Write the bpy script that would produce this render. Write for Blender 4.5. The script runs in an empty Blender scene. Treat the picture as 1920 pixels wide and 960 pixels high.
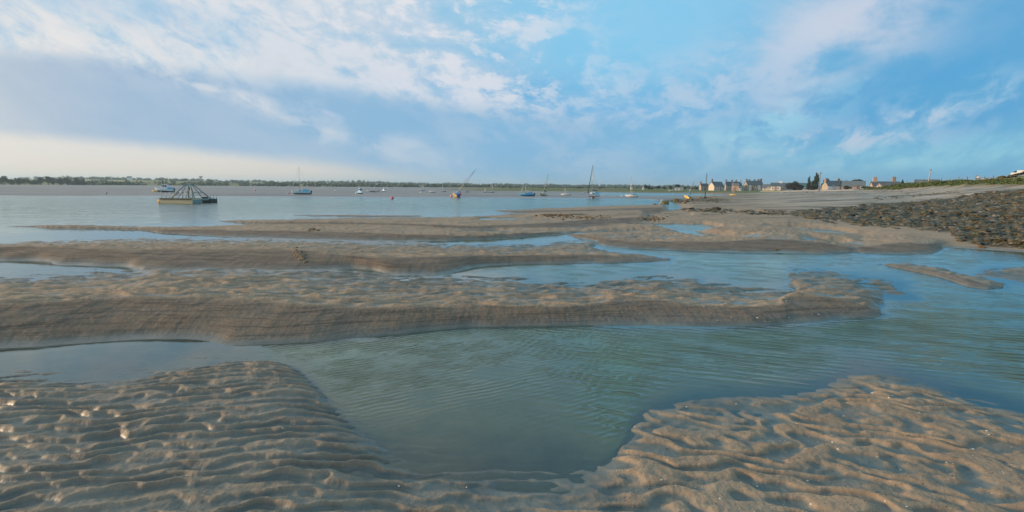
import bpy, bmesh, math, random
import numpy as np
from mathutils import Vector, Matrix

# ------------------------------------------------------------------ camera
CAMH = 2.2
FPX = 960.0                        # focal length in pixels of the 1920 px wide photograph
PITCH = math.atan(130/960.0)
ROLL = math.radians(0.45)
SC = bpy.context.scene
COL = SC.collection
cam_data = bpy.data.cameras.new('camera')
cam = bpy.data.objects.new('camera', cam_data)
COL.objects.link(cam)
cam_data.sensor_width = 36.0
cam_data.lens = 36.0*FPX/1920.0
cam_data.clip_start = 0.05
cam_data.clip_end = 30000
CAM_R = Matrix.Rotation(math.pi/2 - PITCH, 4, 'X') @ Matrix.Rotation(ROLL, 4, 'Z')
cam.matrix_world = Matrix.Translation((0, 0, CAMH)) @ CAM_R
SC.camera = cam
SC.view_settings.view_transform = 'Standard'
SC.view_settings.look = 'None'
SC.view_settings.exposure = 0.0
SC.view_settings.gamma = 1.0
SC.view_settings.use_curve_mapping = False
SC.cycles.max_bounces = 8
SC.cycles.transparent_max_bounces = 12
SC.cycles.volume_bounces = 0
SC.cycles.caustics_reflective = False
SC.cycles.caustics_refractive = False
SC.cycles.sample_clamp_indirect = 6.0
CR = np.array([[CAM_R[i][j] for j in range(3)] for i in range(3)])

# ------------------------------------------------------------------ node helper
class S:
    """a socket with arithmetic"""
    def __init__(s, nt, sock): s.nt, s.k = nt, sock
    def _m(s, op, *a, clamp=False):
        n = s.nt.nodes.new('ShaderNodeMath'); n.operation = op; n.use_clamp = clamp
        for i, v in enumerate((s,)+a): put(s.nt, n.inputs[i], v)
        return S(s.nt, n.outputs[0])
    def __add__(s, o): return s._m('ADD', o)
    def __radd__(s, o): return s._m('ADD', o)
    def __sub__(s, o): return s._m('SUBTRACT', o)
    def __rsub__(s, o): return (s*-1.0)+o
    def __mul__(s, o): return s._m('MULTIPLY', o)
    def __rmul__(s, o): return s._m('MULTIPLY', o)
    def __truediv__(s, o): return s._m('DIVIDE', o)
    def __neg__(s): return s*-1.0
    def max(s, o): return s._m('MAXIMUM', o)
    def min(s, o): return s._m('MINIMUM', o)
    def abs(s): return s._m('ABSOLUTE')
    def exp(s): return s._m('EXPONENT')
    def pow(s, o): return s._m('POWER', o)
    def sat(s): return s._m('ADD', 0.0, clamp=True)
def put(nt, inp, v):
    if isinstance(v, S): nt.links.new(v.k, inp)
    elif isinstance(v, bpy.types.NodeSocket): nt.links.new(v, inp)
    elif isinstance(v, (tuple, list)) and len(v) == 3 and inp.type == 'RGBA': inp.default_value = (*v, 1)
    else: inp.default_value = v
def ramp(x, a, b):
    """smoothstep of x from a to b"""
    nt = x.nt; n = nt.nodes.new('ShaderNodeMapRange'); n.interpolation_type = 'SMOOTHSTEP'
    put(nt, n.inputs['Value'], x)
    lo, hi, o1, o2 = (a, b, 0.0, 1.0) if a < b else (b, a, 1.0, 0.0)
    n.inputs['From Min'].default_value = lo; n.inputs['From Max'].default_value = hi
    n.inputs['To Min'].default_value = o1; n.inputs['To Max'].default_value = o2
    return S(nt, n.outputs['Result'])
def mixc(nt, f, a, b, mode='MIX'):
    n = nt.nodes.new('ShaderNodeMix'); n.data_type = 'RGBA'; n.blend_type = mode
    put(nt, n.inputs[0], f); put(nt, n.inputs[6], a); put(nt, n.inputs[7], b)
    return S(nt, n.outputs[2])
def comb(nt, x, y, z):
    n = nt.nodes.new('ShaderNodeCombineXYZ')
    for i, v in enumerate((x, y, z)): put(nt, n.inputs[i], v)
    return S(nt, n.outputs[0])
def sepv(nt, v):
    n = nt.nodes.new('ShaderNodeSeparateXYZ'); put(nt, n.inputs[0], v)
    return [S(nt, n.outputs[i]) for i in range(3)]
def noise(nt, vec, scale=1.0, detail=3.0, rough=0.5, dist=0.0, lac=2.0):
    n = nt.nodes.new('ShaderNodeTexNoise'); n.noise_dimensions = '3D'
    if vec is not None: put(nt, n.inputs['Vector'], vec)
    n.inputs['Scale'].default_value = scale; n.inputs['Detail'].default_value = detail
    n.inputs['Roughness'].default_value = rough; n.inputs['Distortion'].default_value = dist
    n.inputs['Lacunarity'].default_value = lac
    return S(nt, n.outputs[0])

# ------------------------------------------------------------------ picture <-> world (numpy)
def ray(px, py):
    px = np.asarray(px, float); py = np.asarray(py, float)
    d = np.stack([(px-960)/FPX, (480-py)/FPX, -np.ones_like(px+py)], -1)
    return d @ CR.T
def at_z(px, py, z=0.0):
    d = ray(px, py); t = (np.asarray(z, float)-CAMH)/np.minimum(d[..., 2], -1e-4)
    return d[..., 0]*t, d[..., 1]*t
def azr(x, y): return np.arctan2(x, y), np.hypot(x, y)
def at_r(px, py, r):
    """world point seen at (px,py) at horizontal distance r"""
    d = ray(px, py); t = r/np.hypot(d[..., 0], d[..., 1])
    return d[..., 0]*t, d[..., 1]*t, CAMH+d[..., 2]*t
def project(x, y, z):
    p = np.stack([x, y, z-CAMH], -1) @ CR
    w = np.maximum(-p[..., 2], 1e-3)
    return 960+FPX*p[..., 0]/w, 480-FPX*p[..., 1]/w

# ------------------------------------------------------------------ world / sky
SUN_AZ, SUN_EL = math.radians(-88), math.radians(10.0)      # azimuth from the viewing direction, negative = left
def build_world():
    w = bpy.data.worlds.new('World'); SC.world = w; w.use_nodes = True
    nt = w.node_tree; nt.nodes.clear()
    out = nt.nodes.new('ShaderNodeOutputWorld'); bg = nt.nodes.new('ShaderNodeBackground')
    tc = nt.nodes.new('ShaderNodeTexCoord')
    x, y, z = sepv(nt, tc.outputs['Generated'])
    yy = y.abs().max(0.16)
    U = (x/yy).max(-4.0).min(4.0); V = (z/yy).max(0.0).min(5.0)
    def uv(px, py):
        d = ray(px, py); return float(d[0]/abs(d[1])), float(d[2]/abs(d[1]))
    # streak coordinates: cloud rows fan out from a point beyond the right of the river mouth
    cu = (U-0.22)
    q = V - 0.22*(cu*cu).min(2.5)
    wob = noise(nt, comb(nt, U*1.3, V*2.5, 3.7), 1.0, 3, .5)
    wob2 = noise(nt, comb(nt, U*4.0, V*8.0, 9.1), 1.0, 4, .55)
    def streak(fu, fv, seed, det=5, rg=.55, d=0.4):
        return noise(nt, comb(nt, U*fu, q*fv, seed), 1.0, det, rg, d)
    def blob(px, py, su, sv, rot=0.0, warp=.10):
        """soft ellipse on the sky, sizes in tangent units, edge warped by noise"""
        u0, v0 = uv(px, py); c, s_ = math.cos(rot), math.sin(rot)
        du = U-u0 + (wob-.5)*(warp*2.2); dv = V-v0 + (wob2-.5)*warp
        a = (du*c + dv*s_)*(1/su); b = (dv*c - du*s_)*(1/sv)
        return (-(a*a+b*b)).exp()
    # ---- cloud fields
    n1 = streak(1.6, 6.5, 1.3); n2 = streak(5.2, 11.5, 5.2, 6, .64, .5); n3 = streak(12, 21, 8.4, 5, .64, .4); n4 = streak(26, 42, 3.1, 4, .6, .3)
    mott = n3*.55+n4*.25+n2*.35                      # broken altocumulus texture
    # clear sky: the sky texture, tinted and graded
    sky = nt.nodes.new('ShaderNodeTexSky'); sky.sky_type = 'NISHITA'; sky.sun_disc = False
    sky.sun_elevation = SUN_EL; sky.sun_rotation = SUN_AZ
    sky.ozone_density = 2.0; sky.dust_density = 0.6
    nis = mixc(nt, 1.0, sky.outputs[0], (0.075, 0.085, 0.10), 'MULTIPLY')
    grad = mixc(nt, ramp(U, -.5, .75), (.27, .58, .84), (.13, .45, .76))
    grad = mixc(nt, ramp(V, .12, .42), grad, mixc(nt, ramp(U, -.2, .95), (.26, .61, .88), (.13, .44, .75)))
    c = mixc(nt, 0.90, nis, grad)
    c = mixc(nt, blob(1180, 20, .30, .17)*.8, c, (.27, .64, .91))
    c = mixc(nt, blob(1720, 170, .36, .07, .38)*.75, c, (.09, .39, .72))
    c = mixc(nt, blob(1060, 200, .30, .06, -.1)*.7, c, (.10, .42, .77))
    c = mixc(nt, ramp(V, .13, .0)*ramp(U, -.2, .25)*.8, c, (.10, .43, .72))
    # thin streaky veil
    c = mixc(nt, ramp(n1*.5+n2*.5, .44, .64)*ramp(U, 1.1, -.2)*.42*ramp(V, .05, .2), c, (.58, .70, .85))
    # upper left: bright broken cloud, blue showing in the gaps
    m = ramp(U + (wob-.5)*.5, .16, -.42)*ramp(V+U*.05+(wob2-.5)*.06, .125, .215)
    gap = ramp(mott, .40, .68)
    body = ramp(n1*.35+n2*.65, .34, .62)
    c = mixc(nt, m*(body*.55+.40).sat(), c, mixc(nt, gap, (.50, .64, .81), (.82, .81, .82)))
    c = mixc(nt, blob(120, 90, .34, .045, -.12, .12)*.7*ramp(mott, .40, .64), c, (.90, .87, .84))
    c = mixc(nt, blob(420, 105, .26, .035, -.28, .12)*.7*ramp(mott, .40, .64), c, (.91, .88, .86))
    c = mixc(nt, blob(470, 30, .24, .04, -.4, .1)*.6*ramp(n2*.5+n3*.5, .40, .58), c, (.88, .86, .86))
    c = mixc(nt, blob(250, 30, .30, .028, -.35, .1)*.55*ramp(n2, .35, .6), c, (.42, .54, .74))
    # altocumulus rows in the top centre
    puffs = ramp(n3*.5+n4*.35+n2*.3, .55, .68)
    c = mixc(nt, (blob(720, 60, .26, .13, -.5, .12)+blob(990, 60, .13, .11, 0, .1)+blob(860, 120, .2, .08, -.4, .1)).min(1.0)*puffs*.95, c, (.83, .83, .87))
    c = mixc(nt, (blob(800, 200, .42, .09, -.35, .12)+blob(1120, 130, .22, .11, -.3, .1)).min(1.0)*ramp(mott, .52, .66)*.62, c, (.66, .73, .85))
    c = mixc(nt, blob(1230, 50, .20, .11, .2, .08)*.8, c, (.26, .62, .89))
    # right side: pinkish bank falling to the left, teal wisps, streaks
    big = ramp(wob2*.4+n2*.4+n3*.2, .36, .58)*.85
    c = mixc(nt, blob(1600, 40, .17, .07, .35, .14)*big, c, (.72, .73, .82))
    c = mixc(nt, blob(1520, 100, .13, .055, .9, .12)*big*.8, c, (.64, .70, .82))
    c = mixc(nt, blob(1400, 130, .22, .05, .5, .14)*ramp(mott, .50, .64)*.55, c, (.55, .67, .84))
    c = mixc(nt, blob(1320, 180, .36, .06, .25, .14)*ramp(n2*.5+n3*.5, .40, .58)*.6, c, (.47, .63, .82))
    c = mixc(nt, blob(1340, 274, .13, .024, -.05, .08)*ramp(wob2*.5+n3*.5, .30, .54)*.85, c, (.40, .74, .86))
    c = mixc(nt, blob(1460, 235, .13, .035, .5, .10)*.6*ramp(n3, .42, .58), c, (.40, .75, .89))
    c = mixc(nt, blob(1790, 285, .42, .032, .07, .06)*.85*ramp(n1*.4+n2*.3+n3*.3, .34, .56), c, (.36, .74, .86))
    c = mixc(nt, blob(1780, 215, .30, .045, .28, .08)*.6*ramp(n2*.4+n3*.6, .42, .58), c, (.50, .70, .85))
    c = mixc(nt, blob(1600, 255, .25, .025, .2, .08)*.6*ramp(n3, .46, .6), c, (.66, .70, .82))
    c = mixc(nt, blob(1890, 203, .14, .018, .32, .02)*.9, c, (.11, .40, .72))
    # long grey-blue bank low on the left, sloping down to the right
    el = V + (wob-.5)*.06 + (wob2-.5)*.022 + (n3-.5)*.012
    top = el + U*.10
    bank = ramp(top, .168, .122)*ramp(U, .80, -.25)
    bc = mixc(nt, ramp(U, -1., .1), (.37, .51, .69), (.24, .50, .76))
    c = mixc(nt, bank*.95, c, mixc(nt, ramp(n1*.5+n2*.3+n3*.2, .42, .60)*.42, bc, (.53, .63, .76)))
    c = mixc(nt, blob(400, 168, .45, .016, -.33, .04)*.7*ramp(n2*.5+n3*.5, .40, .56), c, (.78, .80, .84))
    c = mixc(nt, blob(600, 205, .35, .012, -.36, .04)*.45*ramp(n2*.5+n3*.5, .40, .56), c, (.70, .76, .84))
    c = mixc(nt, (blob(760, 275, .035, .014, .2, .04)+blob(610, 262, .022, .008, .3, .03)+blob(545, 276, .018, .009, 0, .03)).min(1.0)*.5*ramp(n3, .4, .55), c, (.56, .68, .80))
    # clear cream strip under the bank
    low = V + (wob-.5)*.03 + (n3-.5)*.018 + U*.085
    strip = ramp(low, .028, -.006)*ramp(U, .16, -.42)
    cream = mixc(nt, ramp(V, .0, .07), (.98, .80, .62), (.84, .80, .75))
    c = mixc(nt, strip*.97, c, mixc(nt, ramp(U, -.70, .0)*.6, cream, (.50, .60, .70)))
    # unseen upper sky: cream and cyan added to brighten water reflections and ambient light
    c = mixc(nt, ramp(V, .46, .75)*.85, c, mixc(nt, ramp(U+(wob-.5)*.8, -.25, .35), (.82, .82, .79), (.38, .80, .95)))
    # the half of the sky behind the camera: broken bright cloud lit by the low sun
    c = mixc(nt, ramp(y, .1, -.3)*.6, c, (.48, .60, .74))
    # low sky on the sun side glows warm
    c = mixc(nt, ramp(x, -.55, -.95)*ramp(z, .45, .05)*.7, c, (1.1, .93, .74))
    # below the horizon
    c = mixc(nt, ramp(z, .0, -.02), c, (.22, .25, .26))
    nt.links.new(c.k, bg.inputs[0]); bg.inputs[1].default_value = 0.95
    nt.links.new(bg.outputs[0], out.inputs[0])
    w.cycles.sampling_method = 'MANUAL'; w.cycles.sample_map_resolution = 512
build_world()
sun = bpy.data.lights.new('sun', 'SUN'); sun.energy = 5.0; sun.angle = math.radians(5.0); sun.color = (1.0, .72, .46)
so = bpy.data.objects.new('sun', sun); COL.objects.link(so)
sd = Vector((math.sin(SUN_AZ)*math.cos(SUN_EL), math.cos(SUN_AZ)*math.cos(SUN_EL), math.sin(SUN_EL)))
so.rotation_euler = sd.to_track_quat('Z', 'Y').to_euler(); so.location = sd*200

# ------------------------------------------------------------------ noise in numpy
_rs = np.random.RandomState(7)
_perm = _rs.permutation(1024); _perm = np.concatenate([_perm, _perm])
_ang = _rs.rand(1024)*2*np.pi; _gx, _gy = np.cos(_ang).astype(np.float32), np.sin(_ang).astype(np.float32)
def perlin(x, y, seed=0):
    x = x+seed*17.13; y = y+seed*9.71
    xi = np.floor(x); yi = np.floor(y); xf = (x-xi).astype(np.float32); yf = (y-yi).astype(np.float32)
    xi = xi.astype(np.int32); yi = yi.astype(np.int32)
    u = xf*xf*xf*(xf*(xf*6-15)+10); v = yf*yf*yf*(yf*(yf*6-15)+10)
    def g(a, b):
        h = _perm[(_perm[a & 1023]+b) & 1023]
        return _gx[h], _gy[h]
    g00 = g(xi, yi); g10 = g(xi+1, yi); g01 = g(xi, yi+1); g11 = g(xi+1, yi+1)
    n00 = g00[0]*xf+g00[1]*yf; n10 = g10[0]*(xf-1)+g10[1]*yf
    n01 = g01[0]*xf+g01[1]*(yf-1); n11 = g11[0]*(xf-1)+g11[1]*(yf-1)
    return ((n00*(1-u)+n10*u)*(1-v)+(n01*(1-u)+n11*u)*v)*1.5
def fbm(x, y, seed=0, octv=3, gain=.5):
    a, s, f = 1.0, 0.0, 1.0
    for i in range(octv):
        s = s+a*perlin(x*f, y*f, seed+i*3.1); a *= gain; f *= 2.03
    return s
def where_m(m, fn, *a):
    """evaluate fn only where m holds, zero elsewhere"""
    out = np.zeros(m.shape)
    if m.any(): out[m] = fn(*[q[m] for q in a])
    return out
def sstep(x, a, b):
    t = np.clip((x-a)/(b-a), 0, 1); return t*t*(3-2*t)

# ------------------------------------------------------------------ terrain description
def pchip(xq, x, y):
    """smooth monotone interpolation, flat beyond the ends"""
    x = np.asarray(x, float); y = np.asarray(y, float)
    o = np.argsort(x); x, y = x[o], y[o]
    h = np.diff(x)+1e-12; d = np.diff(y)/h
    m = np.zeros_like(x)
    if len(x) > 2:
        same = d[:-1]*d[1:] > 0
        w1 = 2*h[1:]+h[:-1]; w2 = h[1:]+2*h[:-1]
        m[1:-1] = np.where(same, (w1+w2)/(w1/np.where(same, d[:-1], 1)+w2/np.where(same, d[1:], 1)), 0)
    m[0], m[-1] = d[0], d[-1]
    xc = np.clip(xq, x[0], x[-1]); i = np.clip(np.searchsorted(x, xc)-1, 0, len(x)-2)
    t = (xc-x[i])/h[i]
    return ((2*t**3-3*t**2+1)*y[i]+(t**3-2*t**2+t)*h[i]*m[i]+(-2*t**3+3*t**2)*y[i+1]+(t**3-t**2)*h[i]*m[i+1])

class Bar:
    def __init__(s, pts, bed=.45, kf=1.6, kb=1.6, open_l=False, open_r=False):
        P = np.array(pts, float); px, yf, yc, yb, H = P.T
        s.H = H; s.bed = bed; s.kf, s.kb = kf, kb
        a, r = azr(*at_z(px, yf, 0)); s.af, s.f = a, 1/r
        a, r = azr(*at_z(px, yc, np.maximum(H, 0))); s.ac, s.c = a, 1/r
        a, r = azr(*at_z(px, yb, 0)); s.ab, s.b = a, 1/r
        s.lo = -9 if open_l else s.af.min(); s.hi = 9 if open_r else s.af.max()
    def __call__(s, az, r):
        z = np.full_like(r, -9.0); f = np.zeros_like(r); t = np.zeros_like(r)
        R = 1/np.concatenate([s.f, s.b]); m = (az > s.lo-.12) & (az < s.hi+.12) & (r > R.min()*.55) & (r < R.max()*1.7)
        if m.any(): z[m], f[m], t[m] = s.ev(az[m], r[m])
        return z, f, t
    def ev(s, az, r):
        rf = 1/pchip(az, s.af, s.f); rc = 1/pchip(az, s.ac, s.c); rb = 1/pchip(az, s.ab, s.b)
        H = np.maximum(pchip(az, s.ac, s.H), 0.003)
        w = np.maximum(rb-rf, .02); e = np.minimum(.06*w, .35); rc = np.clip(rc, rf+e, rb-e)
        tf = (r-rf)/(rc-rf); tb = (rb-r)/(rb-rc)
        z = np.where(r < rc, H*(1-np.abs(1-np.clip(tf, 0, 1))**s.kf), H*(1-np.abs(1-np.clip(tb, 0, 1))**s.kb) if s.kb > 0 else H*np.clip(tb, 0, 1)**(-s.kb))
        sf = np.clip(H*s.kf/(rc-rf), .06, .6); sb = np.clip(H*abs(s.kb)/(rb-rc), .04, .3)
        z = np.where(tf < 0, -s.bed*(1-np.exp(-np.maximum(rf-r, 0)*sf/s.bed)), z)
        z = np.where(tb < 0, -s.bed*(1-np.exp(-np.maximum(r-rb, 0)*sb/s.bed)), z)
        lat = np.maximum(np.maximum(s.lo-az, az-s.hi), 0)*r
        z = z-np.minimum(lat*.3, s.bed+.3)
        face = np.where((tf > 0) & (tf < 1), sstep(tf, 0.0, .15)*sstep(-tf, -1.0, -.75), 0)*(lat <= 0)
        top = ((tf >= .8) & (tb > -.3)) & (lat <= 0)
        return z, face, top*sstep(tf, .8, 1.05)

BARS = [
 # main bar across the pool
 Bar([(-900,730,640,520,.35),(-300,675,580,515,.36),(0,655,566,520,.36),(60,650,563,518,.36),(130,643,560,515,.35),(200,637,552,510,.35),(250,634,550,504,.35),(300,634,550,490,.35),(340,636,551,488,.35),
      (400,641,553,488,.34),(450,646,557,488,.33),(500,644,562,489,.31),(560,641,567,492,.29),(600,639,571,503,.27),(700,630,573,513,.23),(760,624,572,518,.22),
      (850,617,571,519,.21),(960,612,571,523,.20),(1070,610,571,533,.19),(1110,610,568,531,.18),(1150,611,562,525,.18),(1200,612,557,520,.19),(1220,612,559,519,.18),
      (1300,613,567,523,.16),(1360,613,571,534,.15),(1400,612,572,541,.15),(1440,610,570,541,.15),(1466,608,566,537,.16),(1474,607,560,524,.17),(1480,607,556,510,.18),(1495,606,552,507,.18),
      (1560,601,556,511,.17),(1600,598,562,519,.15),(1628,596,570,538,.12),(1650,594,580,566,.07),(1668,592,590,588,.01)], kb=-1.6, open_l=True),
 # second bar
 Bar([(-900,520,480,462,.25),(-200,500,466,457,.25),(0,488,460,456,.26),(60,490,460,453,.27),(120,497,462,451,.28),(200,498,464,449,.28),(235,502,465,449,.28),(260,512,465,448,.28),
      (400,514,464,448,.3),(560,512,467,447,.3),(620,507,473,447,.28),(660,503,477,448,.26),(700,506,480,450,.26),(730,514,481,452,.26),(800,516,479,455,.25),(820,513,479,458,.25),(850,508,478,459,.24),
      (900,500,478,460,.2),(1000,495,477,460,.16),(1050,494,476,455,.15),(1095,493,475,448,.14),(1112,493,475,446,.13),(1122,493,475,462,.13),(1140,492,477,471,.12),(1200,492,481,478,.08),(1250,489.5,487,486,.01)], bed=.3, kb=-1.3, open_l=True),
 # thin bar at the left that widens to the right
 Bar([(28,425,424.5,424,.01),(90,428,425,422.5,.06),(150,430,426,422.5,.08),(250,432,428,424,.08),(300,436,429,426,.12),(400,443,430,424,.16),(480,447,431,421,.16),(600,451,433,417,.17),
      (700,452,436,417,.18),(800,452,439,420,.18),(880,450,441,428,.15),(950,447,438,424,.14),(1000,443,436,423,.12),(1060,440.5,434,424,.10),(1100,437,432,427,.05)], bed=.3),
 # bars along the river
 Bar([(412,415,414.5,414,.01),(450,418,415,412.5,.07),(500,421,416,412,.12),(600,425,416,410,.16),(700,428,417,408,.16),(800,430,420,407,.16),(900,432,422,405,.16),(960,432,420,401,.16),
      (1040,432,416,394,.17),(1100,430,410,389,.18),(1200,428,405,385,.2)], bed=.3),
 Bar([(548,404,403.6,403.2,.01),(640,406.5,404.5,403,.04),(740,407,405,403.4,.05),(790,406,404.8,404,.01)], bed=.2),
 Bar([(925,395.2,394.8,394.4,.01),(960,399,395.5,393.5,.08),(1040,402,394,390.5,.12),(1100,404,392,388,.16),(1240,405,388,383,.2)], bed=.25),
 Bar([(1000,391.3,390.9,390.5,.01),(1050,392.5,391,389.7,.04),(1090,392.5,390,388,.06),(1200,392,388,384.5,.1)], bed=.25),
 # middle ground
 Bar([(1062,441,440,438.6,.01),(1090,446,438,430,.10),(1120,458,445,420,.14),(1160,464,450,410,.14),(1200,467,452,400,.15),(1300,471,452,390,.2),(1380,474,448,386,.25),(1460,475,446,384,.3),
      (1540,475,452,380,.24),(1590,474,461,376,.15),(1615,473,464,374,.10),(1630,476,460,372,.13),(1700,476,453,368,.22),(1740,475,456,366,.18),(1758,472,456,364,.14),(1772,465,454,362,.10),
      (1790,459,450,360,.08),(1815,458,450,358,.12),(1850,462,450,358,.2),(1920,468,452,358,.3),(2100,485,462,360,.4),(2900,520,490,365,.4)], bed=.35, open_r=True),
 # spit and sand patches at the right
 Bar([(1638,494.8,494.4,494,.01),(1700,507,499,496,.07),(1750,519,508,502,.08),(1800,532,519,512,.08),(1840,540,528,521,.07),(1870,543,536,531,.04),(1888,542,541.5,541,.005)], bed=.3, kf=2, kb=2),
 Bar([(1835,516,514,511,.002),(1880,524,512,505,.015),(1960,540,512,498,.04),(2300,600,560,500,.06)], bed=.2, open_r=True),
 Bar([(1585,528,526,524,.001),(1620,545,535,524,.004),(1660,550,545,530,.004),(1700,550,548,546,.001)], bed=.2),
]
class Pool:
    def __init__(s, pts, depth=.15):
        P = np.array(pts, float); px, yn, yf = P.T
        a, r = azr(*at_z(px, yn, 0)); s.an, s.n = a, 1/r
        a, r = azr(*at_z(px, yf, 0)); s.af, s.f = a, 1/r
        s.lo, s.hi, s.d = a.min(), a.max(), depth
    def __call__(s, az, r):
        """height cap"""
        rn = 1/pchip(az, s.an, s.n); rf = 1/pchip(az, s.af, s.f)
        d = np.minimum(r-rn, rf-r)
        lat = np.minimum(az-s.lo, s.hi-az)*r
        d = np.minimum(d, lat*1.6+.02)
        return np.where(d > 0, -s.d*(1-np.exp(-d*.25/s.d)), -d*.16)
POOLS = [
 Pool([(1190,422,421.6),(1230,426,420.6),(1250,430,420.3),(1290,435,421),(1315,434,421.5),(1340,431,425),(1356,429,428.5)]),
 Pool([(1062,439.4,438),(1085,439,436),(1110,438,435),(1160,436,433.3),(1250,437.5,434),(1290,441.5,434),(1330,445.3,440),(1377,448,447.3)], .08),
 Pool([(1465,429,428.4),(1500,435,428.6),(1550,439.3,431.5),(1608,441,439.8)], .08),
 Pool([(1552,457,456.4),(1575,459.4,456.4),(1597,460,459.2)], .05),
 Pool([(1383,400,399.4),(1410,402.6,399.8),(1454,403.4,402.6)], .08),
 Pool([(893,412,411),(910,413.8,409),(960,413.8,409.5),(1000,412.3,410.3),(1012,411,410.4)], .1),
 Pool([(862,434.4,433.6),(880,436,432),(930,435.6,431.5),(948,433.4,432.6)], .06),
 Pool([(1100,365.2,363.6),(1120,366.8,361.6),(1200,367.2,361.8),(1300,367.8,363.2),(1368,367.8,366)], .2),
]
# near foreground sand: inner edge of the pool, height, rise length, underwater slope, depth
FG = np.array([(-900,760,.16,1.2,.08,.3),(-300,720,.16,1.2,.03,.08),(0,710,.15,1.2,.02,.035),(60,711,.15,1.1,.02,.03),(120,716,.15,1.1,.02,.03),(160,720,.15,1.0,.02,.025),(230,714,.15,1.0,.02,.02),(300,697,.15,1.0,.02,.018),(400,681,.15,1.1,.02,.02),
  (450,676,.15,1.2,.03,.06),(490,674,.15,1.2,.08,.35),(525,681,.15,1.0,.14,.45),(560,697,.14,.9,.16,.45),(590,722,.13,.8,.16,.45),(620,756,.12,.7,.15,.45),(650,790,.11,.6,.13,.45),(690,826,.09,.5,.08,.45),(740,872,.075,.5,.055,.45),(850,900,.045,.4,.04,.45),
  (950,915,.04,.4,.035,.45),(1050,911,.04,.4,.04,.45),(1110,893,.05,.45,.08,.45),(1150,862,0.037,.45,.16,.45),(1175,822,0.040,.5,.18,.45),(1195,790,0.043,.5,.15,.4),(1230,768,0.043,.6,.10,.3),(1270,758,0.040,.6,.08,.3),(1340,750,0.037,.7,.07,.3),
  (1430,748,0.037,.7,.07,.3),(1510,738,0.040,.7,.07,.3),(1560,720,0.046,.7,.06,.3),(1600,707,0.053,.7,.05,.3),(1640,703,0.056,.7,.05,.3),(1700,715,0.056,.7,.06,.25),(1800,744,0.056,.7,.06,.25),(1920,776,0.056,.7,.06,.25),(2200,850,0.056,.7,.06,.25),(2900,960,0.056,.7,.06,.25)])
_a, _r = azr(*at_z(FG[:, 0], FG[:, 1], 0)); FGa, FGi = _a, 1/_r

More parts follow.
